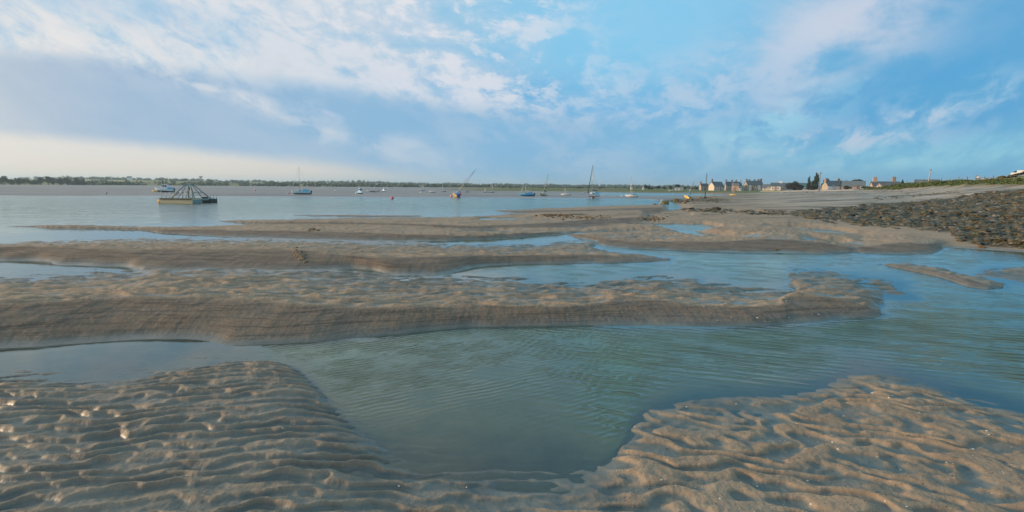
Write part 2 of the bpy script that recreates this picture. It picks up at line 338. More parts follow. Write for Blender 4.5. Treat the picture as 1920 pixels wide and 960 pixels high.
def zk(px, py, r): return float(at_r(px, py, r)[2])
def column(px, knots):
    if px < 900:                       # these were read as depth along the view
        c = math.cos(float(azr(*at_z(px, 420, 0))[0])); knots = [(r/c if r > 50 else r, z) for r, z in knots]
    if 1300 <= px < 2500:
        c = math.cos(float(azr(*at_z(px, 420, 0))[0])); knots = [(r/c if 5 < r < 62 else r, z) for r, z in knots]
    return float(azr(*at_z(px, 420, 0))[0]), [(float(r), float(zk(px, z[1], r) if isinstance(z, tuple) else z)) for r, z in knots]
Y = lambda v: ('y', v)
COLS = [
 (-math.pi, [(3,.2),(30,.3),(60,.5),(100,.8),(150,1.2),(200,1.6),(300,2),(400,2.2),(800,4),(3000,8),(9000,0)]),
 (-1.9, [(3,-.2),(30,-.4),(88,0),(100,.12),(200,.3),(500,.4),(720,.6),(1000,3),(1600,14),(3000,14),(9000,0)]),
 column(-300, [(3,-.45),(60,-.5),(86,0),(100,.12),(200,.3),(420,.35),(520,.5),(700,4),(1300,19),(3000,20),(9000,0)]),
 column(100, [(3,-.45),(60,-.5),(86,0),(100,.12),(200,.3),(420,.35),(520,.5),(700,4),(1300,18.5),(3000,20),(9000,0)]),
 column(250, [(3,-.45),(60,-.5),(90,0),(104,.12),(200,.3),(420,.35),(540,.5),(760,5),(1250,16),(3000,20),(9000,0)]),
 column(500, [(3,-.45),(60,-.5),(95,0),(108,.12),(200,.3),(450,.35),(600,.5),(850,3),(1400,10),(3000,13),(9000,0)]),
 column(800, [(3,-.45),(60,-.5),(99,0),(112,.12),(200,.25),(450,.35),(600,.6),(900,2),(1600,6),(3000,10),(9000,0)]),
 column(950, [(3,-.45),(60,-.5),(99,0),(112,.12),(180,.15),(250,.5),(500,.9),(800,1.2),(1600,5),(3000,10),(9000,0)]),
 column(1100, [(3,-.45),(60,-.5),(101,0),(112,.1),(200,.1),(225,.4),(500,.9),(800,1.2),(1600,3),(3000,6),(9000,0)]),
 column(1205, [(3,-.45),(60,-.5),(103,0),(112,.1),(200,.1),(225,.4),(400,1.0),(800,1.3),(1600,3),(3000,5),(9000,0)]),
 column(1262, [(3,-.45),(55,-.3),(80,-.05),(100,.06),(150,.1),(225,.3),(330,.9),(600,1.3),(1600,3),(3000,5),(9000,0)]),
 column(1300, [(3,-.45),(28,-.2),(41,.16),(66,.25),(100,.12),(160,.1),(225,.35),(330,1.0),(1600,3),(3000,5),(9000,0)]),
 column(1400, [(3,-.45),(25,-.2),(41,.25),(60,.32),(99,.40),(150,.30),(185,.25),(260,.5),(330,1.1),(1600,4),(9000,0)]),
 column(1500, [(3,-.45),(22,-.2),(36,.25),(50,.4),(92,.75),(150,.95),(190,1.0),(205,1.45),(330,1.7),(1600,4),(9000,0)]),
 column(1600, [(3,-.45),(20,-.3),(27,.2),(50,.5),(90,1.05),(140,Y(361.5)),(175,Y(360)),(195,Y(357.5)),(215,2.2),(1600,4),(9000,0)]),
 column(1700, [(3,-.45),(18,-.3),(23,.25),(38,.5),(60,.8),(108,1.3),(140,Y(356.5)),(152,Y(351)),(160,Y(346)),(400,Y(345)),(9000,0)]),
 column(1800, [(3,-.45),(17,-.3),(22,.25),(36,.7),(60,1.2),(90,Y(361)),(108,Y(354)),(122,Y(347)),(134,Y(341.5)),(400,6.5),(9000,0)]),
 column(1920, [(3,-.45),(16.5,-.2),(22,.35),(30,.9),(47,1.45),(75,Y(358)),(95,Y(353)),(104,Y(345)),(114,Y(338.5)),(300,8),(9000,0)]),
 column(2600, [(3,-.45),(26,-.3),(34,.3),(46,.9),(62,1.6),(80,2.4),(95,3.0),(104,4),(114,5),(300,8),(9000,0)]),
 (math.pi, [(3,.2),(30,.3),(60,.5),(100,.8),(150,1.2),(200,1.6),(300,2),(400,2.2),(800,4),(3000,8),(9000,0)]),
]
CA = np.array([c[0] for c in COLS]); KR = np.log(np.array([[k[0] for k in c[1]] for c in COLS])); KZ = np.array([[k[1] for k in c[1]] for c in COLS])

def ripples(x, y, lam, ang, warp, seed, pointy=.62):
    """asymmetric wavy crests with breaks"""
    c, s = math.cos(ang), math.sin(ang)
    u = x*c+y*s; v = -x*s+y*c
    ph = v/lam + warp*fbm(u/(lam*3.2), v/(lam*2.2), seed, 3, .55) + .8*perlin(u/(lam*14), v/(lam*14), seed+5) + .16*perlin(u/(lam*1.7), v/(lam*1.3), seed+7)
    f = ph-np.floor(ph)
    f = 1-f; a_ = np.clip(f/pointy, 0, 1)**1.35; b_ = np.clip((1-f)/(1-pointy), 0, 1); p = np.where(f < pointy, a_, b_*b_*(3-2*b_))
    amp = .55+.75*np.clip(perlin(u/(lam*6.0), v/(lam*2.4), seed+9)+.35, 0, 1)
    return (p-.5)*amp

def terrain(x, y, full=True):
    """height, plus masks: face (smooth cut bank), wet (0..1), grass, rock"""
    az, r = azr(x, y); lr = np.log(np.maximum(r, .3))
    z = np.full_like(r, KZ[0, 0]); rk = [np.interp(az, CA, KR[:, k]) for k in range(KR.shape[1])]
    zkk = [np.interp(az, CA, KZ[:, k]) for k in range(KR.shape[1])]
    z = zkk[0].copy()
    for k in range(KR.shape[1]-1):
        t = (lr-rk[k])/(rk[k+1]-rk[k]); m = t >= 0
        tt = np.clip(t, 0, 1); z[m] = (zkk[k]+(zkk[k+1]-zkk[k])*(tt*.6+.4*tt*tt*(3-2*tt)))[m]
    face = np.zeros_like(z); top = np.zeros_like(z)
    # gentle wandering of the outlines
    wa = fbm(x*.8, y*.8, 31, 2)*.35*np.clip(r/20, .12, 2.2)
    rw = r+wa*.5; azw = az+.25*fbm(x*.5, y*.5, 41, 2)/np.maximum(r, 6)*np.clip(r/16, 0, 1)
    for b in BARS:
        bz, bf, bt = b(azw, rw)
        k = .035; h = np.clip(.5+.5*(bz-z)/k, 0, 1)
        nz = z*(1-h)+bz*h+k*h*(1-h)
        face = face*(1-h)+bf*h; top = top*(1-h)+bt*h; z = nz
    # foreground
    rb = 1/pchip(az, FGa, FGi); P = [pchip(az, FGa, FG[:, i]) for i in range(2, 6)]
    rb = rb+.05*where_m(r < 14, lambda a, b: fbm(a*2.1, b*2.1, 12, 3), x, y)
    behind = np.abs(az) > 1.45
    rb = np.where(behind, 9.0, rb); d = rb-r
    fz = np.where(d > 0, P[0]*(1-np.exp(-np.maximum(d, 0)/P[1])), -P[3]*(1-np.exp(np.minimum(d, 0)*P[2]/P[3])))
    fgm = sstep(d, -.9, .2)*(r < 12)
    k = .03; h = np.clip(.5+.5*(fz-z)/k, 0, 1); z = z*(1-h)+fz*h+k*h*(1-h); face *= (1-h)
    fgd = d
    # undulation of the middle ground
    far = sstep(r, 14, 24)
    mid = top*far*(r < 400)
    z = z+where_m(mid > 0, lambda a, b: .055*fbm(a*.10, b*.16, 3, 3)+.03*fbm(a*.3, b*.5, 4, 3), x, y)*mid*sstep(z, .0, .08)
    beach = (z > .1)*sstep(r, 30, 60)*(r < 700)
    z = z+beach*.03*where_m(beach > 0, lambda a, b: fbm(a*.15, b*.15, 6, 3), x, y)
    capn = 9+np.zeros_like(z)
    for p_ in POOLS: capn = np.minimum(capn, np.where((az > p_.lo-.12) & (az < p_.hi+.12), p_(az, rw), 9))
    k = .02; hh = np.clip(.5+.5*(z-capn)/k, 0, 1); z = z*(1-hh)+capn*hh-k*hh*(1-hh)*.5
    if not full: return z
    px, py = project(x, y, np.maximum(z, 0))
    front = np.abs(az) < 1.2
    # ripples -----------------------------------------------------------
    L = sstep(-(px-0), -1250, -700)                       # left mound weight
    nf = (fgm > .001) & (py < 1500) & front
    rl = where_m(nf, lambda a, b: ripples(a, b, .165, .12, .52, 1, .66), x, y)
    rl2 = where_m(nf, lambda a, b: ripples(a, b, .42, .05, 1.3, 2), x, y)
    # flat-topped ridges with runnels between for the right mound
    rr = where_m(nf, lambda a, b: ripples(a, b, .33, -.36, 1.5, 3, .5), x, y)
    rr2 = where_m(nf, lambda a, b: fbm(a*2.3, b*3.6, 21, 3), x, y)
    rgt = np.tanh((rr*1.7+rr2*1.3+.12)*2.2)*.5
    sub = sstep(d, -1.7, -.1)
    # smooth fillet where the left mound drops in the pool keeps faint parallel ripples
    f5 = where_m(nf, lambda a, b: fbm(a*5, b*5, 8, 3), x, y); f14 = where_m(nf, lambda a, b: fbm(a*.9, b*1.5, 14, 2), x, y)
    zl = .042*rl+.016*rl2+.004*f5+.026*f14
    zr = .036*rgt+.026*f14+.0025*f5
    edge = sstep(fgd, -.25, .7)
    z = z+fgm*(L*zl*(.50+.50*sub)*(.65+.35*edge)+(1-L)*zr*(.22+.78*edge))
    # ripples on the tops of the bars
    tp = np.clip(top, 0, 1)*(1-fgm)*(r < 60)
    nt_ = tp > .001
    rb1 = where_m(nt_, lambda a, b: ripples(a, b, .36, .12, .75, 5, .6), x, y); rb2 = where_m(nt_, lambda a, b: fbm(a*1.4, b*2.6, 22, 3), x, y)
    z = z+tp*sstep(z, -.12, .03)*(.050*rb1+.045*rb2)*np.clip(1.25-r/45, .3, 1)
    # horizontal erosion lines and small slumps on the cut faces
    near = (r < 45)*face*(1-fgm)
    zz = z*55+1.5*where_m(near > 0, lambda a, b: fbm(a*.5, b*.5, 51, 2), x, y)
    z = z+near*.0011*np.sin(zz*2*np.pi/1.3)+near*.010*where_m(near > 0, lambda a, b: np.abs(fbm(a*3.2, b*.9, 53, 3)), x, y)+near*.012*where_m(near > 0, lambda a, b: fbm(a*1.3, b*3, 52, 3), x, y)
    # grain-size roughness
    z = z+.0035*where_m((r < 12) & front & (z > -.02), lambda a, b: fbm(a*16, b*16, 61, 3), x, y)*sstep(z, -.02, .05)
    # the pool floor
    z = z+.02*where_m((z < -.03) & (r < 30), lambda a, b: fbm(a*1.2, b*2, 71, 2), x, y)*np.clip(-z*8, 0, 1)
    # rock field, weed and grass -----------------------------------------
    up = np.interp(px, [1380, 1480, 1560, 1700, 1800, 1870, 1920, 2200], [401, 397, 389, 377, 368, 357, 353, 352])
    dn = np.interp(px, [1380, 1480, 1560, 1650, 1780, 1800, 1860, 1920, 2200], [402, 403, 418, 427, 436, 452, 462, 470, 500])
    jit = 6*where_m((r > 12) & front & (px > 700), lambda a, b: fbm(a*.4, b*.4, 81, 3), x, y)
    rock = sstep(py-up+jit*.6, -1, 4)*sstep(dn-py+jit, -2, 6)*front*(z > 0)
    jet = np.exp(-((px-1262)/45)**2-((py-378-(1262-px)*.04)/5.0)**2)*(px > 1195)
    jet = np.maximum(jet, .9*np.exp(-((px-1330)/60)**2-((py-375)/4.5)**2))
    jet = np.maximum(jet, .75*np.exp(-((px-1330)/120)**2-((py-393-jit*.4)/4.0)**2)*(jit > -.6))
    jet = np.maximum(jet, .6*np.exp(-((px-1560)/260)**2-((py-364+(px-1560)*.016)/2.2)**2)*(px > 1330)*(jit > -1))
    jet = np.maximum(jet, .9*np.exp(-((px-1740)/70)**2-((py-365+(px-1740)*.05)/2.0)**2))
    weed = np.clip(np.maximum(rock, jet*front), 0, 1)
    z = z+rock*.05*np.abs(where_m(rock > 0, lambda a, b: fbm(a*1.2, b*1.2, 82, 3), x, y))+jet*front*.10*np.abs(where_m(jet*front > .01, lambda a, b: fbm(a*.8, b*.8, 83, 3), x, y))*(z > -.1)
    grass = sstep(r, 215, 240)*(px > 780)*(px < 1470)*front*sstep(z, .2, .35)
    grass = grass*np.where(px < 960, sstep(px+jit*12, 780, 960), 1)
    bank = sstep(z-CAMH, .35, .9)*sstep(px, 1560, 1640)*sstep(r, 90, 110)*front
    grass = np.maximum(grass, bank)
    grass = np.maximum(grass, sstep(r, 640, 700))
    grass = np.where(front, grass, sstep(r, 200, 400))
    z = z+bank*.35*np.abs(where_m(bank > 0, lambda a, b: fbm(a*.25, b*.25, 91, 3), x, y))+(r > 1200)*2.5*where_m(r > 1200, lambda a, b: fbm(a*.003, b*.003, 92, 3), x, y)*sstep(r, 1200, 1700)
    mud = sstep(r, 84, 92)*(px < 1290)*front*(1-grass)*(px > -3000)
    return z, np.clip(face, 0, 1), grass, weed, mud

def ground_z(x, y): return float(terrain(np.array([float(x)]), np.array([float(y)]))[0][0])
_rr = np.exp(np.linspace(math.log(2.5), math.log(1500), 1400))
def hit(px, py):
    """ground point seen at a pixel (never below the water)"""
    d = ray(px, py); h = math.hypot(d[0], d[1])
    x = d[0]/h*_rr; y = d[1]/h*_rr; zr = CAMH+d[2]/h*_rr
    zt = np.maximum(terrain(x, y)[0], 0)
    i = np.argmax(zr <= zt) if (zr <= zt).any() else len(_rr)-1
    if i == 0: return x[0], y[0], zt[0]
    a = (zr[i-1]-zt[i-1]); b = (zt[i]-zr[i]); t = a/max(a+b, 1e-9)
    xx, yy = x[i-1]+(x[i]-x[i-1])*t, y[i-1]+(y[i]-y[i-1])*t
    return float(xx), float(yy), max(ground_z(xx, yy), 0.0)

# ------------------------------------------------------------------ mesh helpers
def grid_mesh(name, X, Y_, Z, mat, wrap=True, colors=None, keep=None):
    nr, na = X.shape
    me = bpy.data.meshes.new(name)
    co = np.stack([X, Y_, Z], -1).reshape(-1, 3).astype(np.float32)
    j = np.arange(na if wrap else na-1); i = np.arange(nr-1)
    I, J = np.meshgrid(i, j, indexing='ij'); J2 = (J+1) % na
    q = np.stack([I*na+J, (I+1)*na+J, (I+1)*na+J2, I*na+J2], -1).reshape(-1, 4)[:, ::-1]
    if keep is not None:
        kf = keep.reshape(-1)[q].any(1); q = q[kf]
        used = np.zeros(len(co), bool); used[q.reshape(-1)] = True
        idx = np.cumsum(used)-1; q = idx[q]; co = co[used]
        if colors is not None: colors = {k: v.reshape(-1, v.shape[-1])[used] for k, v in colors.items()}
    me.vertices.add(len(co)); me.vertices.foreach_set('co', co.reshape(-1))
    me.loops.add(q.size); me.loops.foreach_set('vertex_index', q.reshape(-1).astype(np.int32))
    me.polygons.add(len(q)); me.polygons.foreach_set('loop_start', np.arange(0, q.size, 4, dtype=np.int32))
    me.polygons.foreach_set('loop_total', np.full(len(q), 4, np.int32))
    me.polygons.foreach_set('use_smooth', np.ones(len(q), bool))
    me.update(calc_edges=True)
    if colors:
        for k, v in colors.items():
            at = me.attributes.new(k, 'FLOAT_COLOR', 'POINT')
            at.data.foreach_set('color', v.reshape(-1).astype(np.float32))
    me.materials.append(mat)
    o = bpy.data.objects.new(name, me); COL.objects.link(o)
    return o

# ------------------------------------------------------------------ materials
def new_mat(name):
    m = bpy.data.materials.new(name); m.use_nodes = True; nt = m.node_tree; nt.nodes.clear()
    o = nt.nodes.new('ShaderNodeOutputMaterial')
    return m, nt, o
def bsdf(nt, out=None):
    b = nt.nodes.new('ShaderNodeBsdfPrincipled')
    if out is not None: nt.links.new(b.outputs[0], out.inputs[0])
    return b
def bump(nt, h, dist, strength=1.0, normal=None):
    n = nt.nodes.new('ShaderNodeBump'); n.inputs['Distance'].default_value = dist; n.inputs['Strength'].default_value = strength
    put(nt, n.inputs['Height'], h)
    if normal is not None: put(nt, n.inputs['Normal'], normal)
    return S(nt, n.outputs[0])

def ground_material():
    m, nt, out = new_mat('estuary_ground'); b = bsdf(nt, out)
    g = nt.nodes.new('ShaderNodeNewGeometry'); P = S(nt, g.outputs['Position']); x, y, z = sepv(nt, P)
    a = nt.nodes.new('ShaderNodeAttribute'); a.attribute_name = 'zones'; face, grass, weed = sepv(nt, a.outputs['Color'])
    mud = S(nt, a.outputs['Alpha'])
    a2 = nt.nodes.new('ShaderNodeAttribute'); a2.attribute_name = 'wetness'; wet, hollow, dist = sepv(nt, a2.outputs['Color'])
    n1 = noise(nt, P, .35, 4, .6); n2 = noise(nt, P, 2.3, 5, .6); n3 = noise(nt, P, 60, 3, .7); n4 = noise(nt, P, 14, 4, .65)
    lay = noise(nt, comb(nt, x*.75, y*.75, z*56), 1.0, 6, .72)
    sand = mixc(nt, ramp(n1*.5+n2*.5, .35, .65), (.255, .188, .130), (.365, .275, .192))
    sand = mixc(nt, ramp(n4, .3, .7)*.35, sand, (.18, .13, .09))
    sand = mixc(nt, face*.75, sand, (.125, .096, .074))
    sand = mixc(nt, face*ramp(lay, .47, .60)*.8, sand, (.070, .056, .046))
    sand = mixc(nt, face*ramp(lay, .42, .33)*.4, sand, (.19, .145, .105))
    grit = ramp(n3, .60, .70)
    sand = mixc(nt, grit*.6, sand, (.52, .41, .30)); sand = mixc(nt, ramp(n3, .42, .34)*.6, sand, (.10, .075, .055))
    sand = mixc(nt, ramp(noise(nt, P, 24, 4, .75), .58, .66)*.35, sand, (.14, .105, .08))
    wet_skyc = mixc(nt, ramp(n2, .3, .7), (.055, .082, .088), (.145, .148, .132))  # dark wet sand, with the bluish sky reflection put into its colour
    w = (wet+(n2-.5)*.35).sat()
    c = mixc(nt, w, sand, wet_skyc)
    c = mixc(nt, ramp(z, -.01, -.05), c, mixc(nt, ramp(n2, .35, .65), (.30, .25, .16), (.38, .32, .21)))
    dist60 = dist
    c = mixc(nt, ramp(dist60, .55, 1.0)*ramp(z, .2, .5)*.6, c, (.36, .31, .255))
    st = noise(nt, comb(nt, x*.11, y*.30, 3.0), 1.0, 6, .68)
    c = mixc(nt, ramp(st, .49, .57)*ramp(dist60, .5, .8)*ramp(z, .12, .3)*.8, c, (.085, .075, .055))
    c = mixc(nt, ramp(noise(nt, comb(nt, x*.05, y*.16, 8.0), 1.0, 5, .6), .50, .62)*ramp(dist60, .6, .95)*ramp(z, .3, .8)*.75, c, (.34, .34, .33))
    mudn = noise(nt, comb(nt, x*.03, y*.045, 0.0), 1.0, 6, .7)
    mudc = mixc(nt, ramp(mudn, .42, .58), (.15, .145, .145), (.27, .26, .255))
    c = mixc(nt, mud, c, mudc)
    wn = noise(nt, P, 1.6, 5, .65)
    wc = mixc(nt, ramp(n4, .35, .65), (.030, .028, .014), (.085, .075, .040))
    wc = mixc(nt, ramp(n2, .6, .75)*.6, wc, (.10, .095, .02))
    wm = (weed*ramp(wn+weed*.25, .56, .64)).sat()
    c = mixc(nt, wm, c, wc)
    gc = mixc(nt, ramp(n1, .35, .65), (.065, .095, .026), (.15, .165, .05))
    gc = mixc(nt, ramp(dist60, .9, 1.0)*ramp(noise(nt, comb(nt, x*.006, y*.004, 0.0), 1.0, 4, .6), .48, .56)*ramp(z, 2.5, 5.0), gc, (.24, .24, .12))
    gc = mixc(nt, ramp(noise(nt, comb(nt, x*.03, y*.03, z*1.2), 1.0, 4, .6), .5, .62), gc, (.19, .15, .075))
    c = mixc(nt, grass, c, gc)
    put(nt, b.inputs['Base Color'], c)
    ro = .72-(w*.26); ro = (ro+grass*.4+wm*.2+(n4-.5)*.15+mud*(ramp(mudn, .5, .6)*.35-.22)).max(.32).min(.95)
    put(nt, b.inputs['Roughness'], ro)
    b.inputs['IOR'].default_value = 1.4
    put(nt, b.inputs['Specular IOR Level'], .25+w*.40)
    put(nt, b.inputs['Coat Weight'], (ramp(hollow, .5, 1.0)*w*(ramp(dist, .115, .15)*.75+.15)*(1.0-wm)*(1.0-face)).sat()); b.inputs['Coat Roughness'].default_value = .42; b.inputs['Coat IOR'].default_value = 1.4
    hh = n3*.25*(1.0-w*.7) + n4*.8 + lay*face*2.2 + wm*1.5*noise(nt, P, 9, 3, .6)
    nb = bump(nt, hh, .010, .8)
    put(nt, b.inputs['Normal'], nb)
    return m
def water_material():
    m, nt, out = new_mat('tidal_water')
    g = nt.nodes.new('ShaderNodeNewGeometry'); P = S(nt, g.outputs['Position']); x, y, z = sepv(nt, P)
    a = nt.nodes.new('ShaderNodeAttribute'); a.attribute_name = 'depth'; d, calm, dis = sepv(nt, a.outputs['Color'])
    # small wind ripples running across the channel, crests slightly oblique
    def train(th, wlen, seed, lat):
        u = x*math.cos(th)+y*math.sin(th); v = y*math.cos(th)-x*math.sin(th)
        ph = noise(nt, comb(nt, u*lat, v*1.6, seed), 1.0, 3, .55)
        am = ramp(noise(nt, comb(nt, u*lat*1.3, v*2.2, seed+4), 1.0, 2, .5), .3, .65)
        sn = (v*(2*math.pi/wlen)+ph*10.0)._m('SINE')
        return (sn*.5+.5).pow(1.4)*am + noise(nt, comb(nt, u*lat*2.2, v*2.1/wlen, seed+2), 1.0, 2, .5, .2)*.8
    side = ramp(x, -.5, 3.0)
    wv = train(-.30, .16, 0.0, .9)*(side*1.5+.12) + train(.50, .085, 11.0, 1.6)*(1.0-side*.8)*.42
    wl = noise(nt, comb(nt, x*.30, y*.55, 7.0), 1.0, 4, .6)
    wf = noise(nt, comb(nt, x*.9, y*2.6, 2.0), 1.0, 4, .62, .3)
    patch = ramp(noise(nt, comb(nt, x*.05, y*.12, 1.0), 1.0, 3, .5), .38, .6)
    amp = (calm*(.35+patch*.65)).sat()
    wd = noise(nt, comb(nt, x*.42, y*.42, 5.0), 1.0, 4, .6, .4)
    h = wv*.42*amp + wf*dis*1.2 + wd*dis*7.5
    nb = bump(nt, h, .075, 1.0)
    fr = nt.nodes.new('ShaderNodeFresnel'); fr.inputs[0].default_value = 1.58; put(nt, fr.inputs['Normal'], nb)
    gl = nt.nodes.new('ShaderNodeBsdfGlossy'); put(nt, gl.inputs['Color'], (.90, 1.0, 1.0)); put(nt, gl.inputs['Roughness'], .06+dis*.08); put(nt, gl.inputs['Normal'], nb)
    tr = nt.nodes.new('ShaderNodeBsdfTransparent'); put(nt, tr.inputs[0], (.90, .94, .86))
    df = nt.nodes.new('ShaderNodeBsdfDiffuse'); put(nt, df.inputs[0], (.100, .195, .108)); put(nt, df.inputs['Normal'], nb)
    turb = 1.0-((d*-2.4).exp())
    m1 = nt.nodes.new('ShaderNodeMixShader'); put(nt, m1.inputs[0], turb); nt.links.new(tr.outputs[0], m1.inputs[1]); nt.links.new(df.outputs[0], m1.inputs[2])
    m2 = nt.nodes.new('ShaderNodeMixShader'); put(nt, m2.inputs[0], S(nt, fr.outputs[0])); nt.links.new(m1.outputs[0], m2.inputs[1]); nt.links.new(gl.outputs[0], m2.inputs[2])
    nt.links.new(m2.outputs[0], out.inputs[0])
    return m

# ------------------------------------------------------------------ ground and water sheets
def build_ground():
    dense = np.arange(-53, 53.01, .064); mid_ = np.arange(53.15, 81, .15); coarse = np.arange(82, 180, 3.0)
    az = np.radians(np.concatenate([-coarse[::-1], -mid_[::-1], dense, mid_, coarse, [180.0]])); az = az[az > -math.pi+1e-4]
    ys = np.concatenate([np.arange(2600, 700, -22), np.arange(700, 330, -.95), np.arange(330, 60, -.72), np.arange(60, 8, -.30), np.arange(8, 1.2, -.12)])
    r = CAMH*960/ys; r = np.concatenate([r, np.exp(np.linspace(math.log(r[-1]*1.03), math.log(9000), 60))])
    A, R = np.meshgrid(az, r)
    X = np.sin(A)*R; Yy = np.cos(A)*R
    z, face, grass, weed, mud = terrain(X.ravel(), Yy.ravel())
    Z = z.reshape(X.shape)
    # wetness: close to the water table, and in hollows
    def blur(a, n):
        for ax in (0, 1):
            k = np.ones(2*n+1)/(2*n+1)
            p = np.pad(a, [(n, n) if i == ax else (0, 0) for i in range(2)], mode='edge')
            c = np.cumsum(p, axis=ax); c = np.concatenate([np.zeros_like(np.take(c, [0], ax)), c], ax)
            hi_ = np.take(c, range(2*n+1, c.shape[ax]), ax); lo_ = np.take(c, range(0, c.shape[ax]-2*n-1), ax)
            a = (hi_-lo_)/(2*n+1)
        return a
    loc = blur(Z, 14); rel = Z-loc
    low = 1-sstep(Z, .0, .055)
    hollow = 1-sstep(rel, -.016, .012)
    wet = np.clip(low*.75+hollow*.75-.05, 0, 1)
    low2 = (1-sstep(Z, .03, .17))*sstep(R, 7.5, 9.0)*(R <= 25)*(1-face.reshape(X.shape)); wet = np.clip(wet+.45*low2, 0, 1)
    lm = 1-sstep(project(X.ravel(), Yy.ravel(), np.zeros(X.size))[0].reshape(X.shape), 700, 1150)
    wet = np.clip(wet+.38*lm*(R < 7.5)*(np.abs(A) < 1.2), 0, 1)
    wet = np.where(R > 25, low*.8, wet)
    fc = face.reshape(X.shape); wet = wet*(1-fc*.7)+fc*.45*(1-sstep(Z, .02, .12))
    zones = np.stack([face, grass, weed, mud], -1).reshape(*X.shape, 4)
    wt = np.stack([wet, hollow*(R < 25)+(R >= 25)*low, np.clip(R/60, 0, 1), np.ones_like(Z)], -1)
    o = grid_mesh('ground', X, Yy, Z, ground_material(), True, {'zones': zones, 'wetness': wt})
    o['kind'] = 'structure'
    return o
def build_water():
    az = np.radians(np.concatenate([np.arange(-177, -55, 3), np.arange(-55, 55.01, .2), np.arange(58, 181, 3)]))
    ys = np.concatenate([np.arange(1600, 600, -50), np.arange(600, 60, -2.0), np.arange(60, 5, -.5)]); r = CAMH*960/ys
    A, R = np.meshgrid(az, r); X = np.sin(A)*R; Yy = np.cos(A)*R
    z = terrain(X.ravel(), Yy.ravel())[0].reshape(X.shape)
    depth = np.clip(-z, 0, 2)
    rr = R; calm = sstep(depth, .01, .12)*(1-.9*sstep(R, 7.5, 14))
    dis = sstep(R, 26, 60)
    cols = np.stack([depth, calm, dis, np.ones_like(z)], -1)
    land = z > .06
    k = ~land
    o = grid_mesh('water', X, Yy, np.zeros_like(z), water_material(), True, {'depth': cols}, keep=k)
    o['kind'] = 'structure'
build_ground(); build_water()

# ------------------------------------------------------------------ object helpers
rnd = random.Random(11)
class MB:
    def __init__(s): s.v = []; s.f = []; s.sm = []
    def add(s, vs, fs, smooth=False):
        b = len(s.v); s.v += [tuple(p) for p in vs]; s.f += [tuple(b+i for i in f) for f in fs]; s.sm += [smooth]*len(fs); return s
    def box(s, c, d, rz=0.0, bev=0.0):
        hx, hy, hz = d[0]/2, d[1]/2, d[2]/2; cz, sz = math.cos(rz), math.sin(rz)
        P = lambda x, y, z: (c[0]+x*cz-y*sz, c[1]+x*sz+y*cz, c[2]+z)
        b = min(bev, hx*.6, hy*.6)
        if b <= 0:
            vs = [P(x, y, z) for z in (-hz, hz) for x, y in ((-hx, -hy), (hx, -hy), (hx, hy), (-hx, hy))]
            return s.add(vs, [(3, 2, 1, 0), (4, 5, 6, 7), (0, 1, 5, 4), (1, 2, 6, 5), (2, 3, 7, 6), (3, 0, 4, 7)])
        ring = [(-hx+b, -hy), (hx-b, -hy), (hx, -hy+b), (hx, hy-b), (hx-b, hy), (-hx+b, hy), (-hx, hy-b), (-hx, -hy+b)]
        vs = [P(x, y, z) for z in (-hz, hz) for x, y in ring]
        return s.add(vs, [tuple(range(7, -1, -1)), tuple(range(8, 16))]+[(i, (i+1) % 8, 8+(i+1) % 8, 8+i) for i in range(8)])
    def tube(s, p0, p1, r0, r1=None, n=8):
        r1 = r0 if r1 is None else r1; a = Vector(p0); b = Vector(p1); d = (b-a).normalized()
        u = d.orthogonal().normalized(); w = d.cross(u)
        vs = [a+(u*math.cos(t)+w*math.sin(t))*r0 for t in [2*math.pi*i/n for i in range(n)]]
        vs += [b+(u*math.cos(t)+w*math.sin(t))*r1 for t in [2*math.pi*i/n for i in range(n)]]
        return s.add(vs, [(i, (i+1) % n, n+(i+1) % n, n+i) for i in range(n)]+[tuple(range(n-1, -1, -1)), tuple(range(n, 2*n))], True)
    def ball(s, c, r, sc=(1, 1, 1), nu=12, nv=8, jit=0.0, rg=None):
        vs = []; fs = []
        for j in range(nv+1):
            ph = math.pi*j/nv
            for i in range(nu):
                th = 2*math.pi*i/nu; k = r*(1+(rg.uniform(-jit, jit) if jit else 0))
                vs.append((c[0]+k*sc[0]*math.sin(ph)*math.cos(th), c[1]+k*sc[1]*math.sin(ph)*math.sin(th), c[2]+k*sc[2]*math.cos(ph)))
        for j in range(nv):
            for i in range(nu): fs.append((j*nu+i, (j+1)*nu+i, (j+1)*nu+(i+1) % nu, j*nu+(i+1) % nu))
        return s.add(vs, fs, True)
    def prism(s, prof, axis_len, frame):
        """profile polygon (u,w) swept along the frame's third axis"""
        o, U, W, A = frame; n = len(prof)
        vs = [o+U*p[0]+W*p[1]-A*(axis_len/2) for p in prof]+[o+U*p[0]+W*p[1]+A*(axis_len/2) for p in prof]
        return s.add(vs, [tuple(range(n)), tuple(range(2*n-1, n-1, -1))]+[(i, n+i, n+(i+1) % n, (i+1) % n) for i in range(n)])
    def build(s, name, m, parent=None, loc=None):
        me = bpy.data.meshes.new(name); me.from_pydata(s.v, [], s.f)
        me.polygons.foreach_set('use_smooth', s.sm); me.materials.append(m)
        bm = bmesh.new(); bm.from_mesh(me); bmesh.ops.recalc_face_normals(bm, faces=bm.faces); bm.to_mesh(me); bm.free()
        o = bpy.data.objects.new(name, me); COL.objects.link(o)
        if parent is not None: o.parent = parent
        if loc is not None: o.location = loc
        return o
def tag(o, label, cat=None, group=None, kind=None):
    if label: o['label'] = label
    if cat: o['category'] = cat
    if group: o['group'] = group
    if kind: o['kind'] = kind
    return o
def thing(name, label, cat, M=None, group=None):
    o = bpy.data.objects.new(name, None); COL.objects.link(o)
    if M is not None: o.matrix_world = M
    return tag(o, label, cat, group)
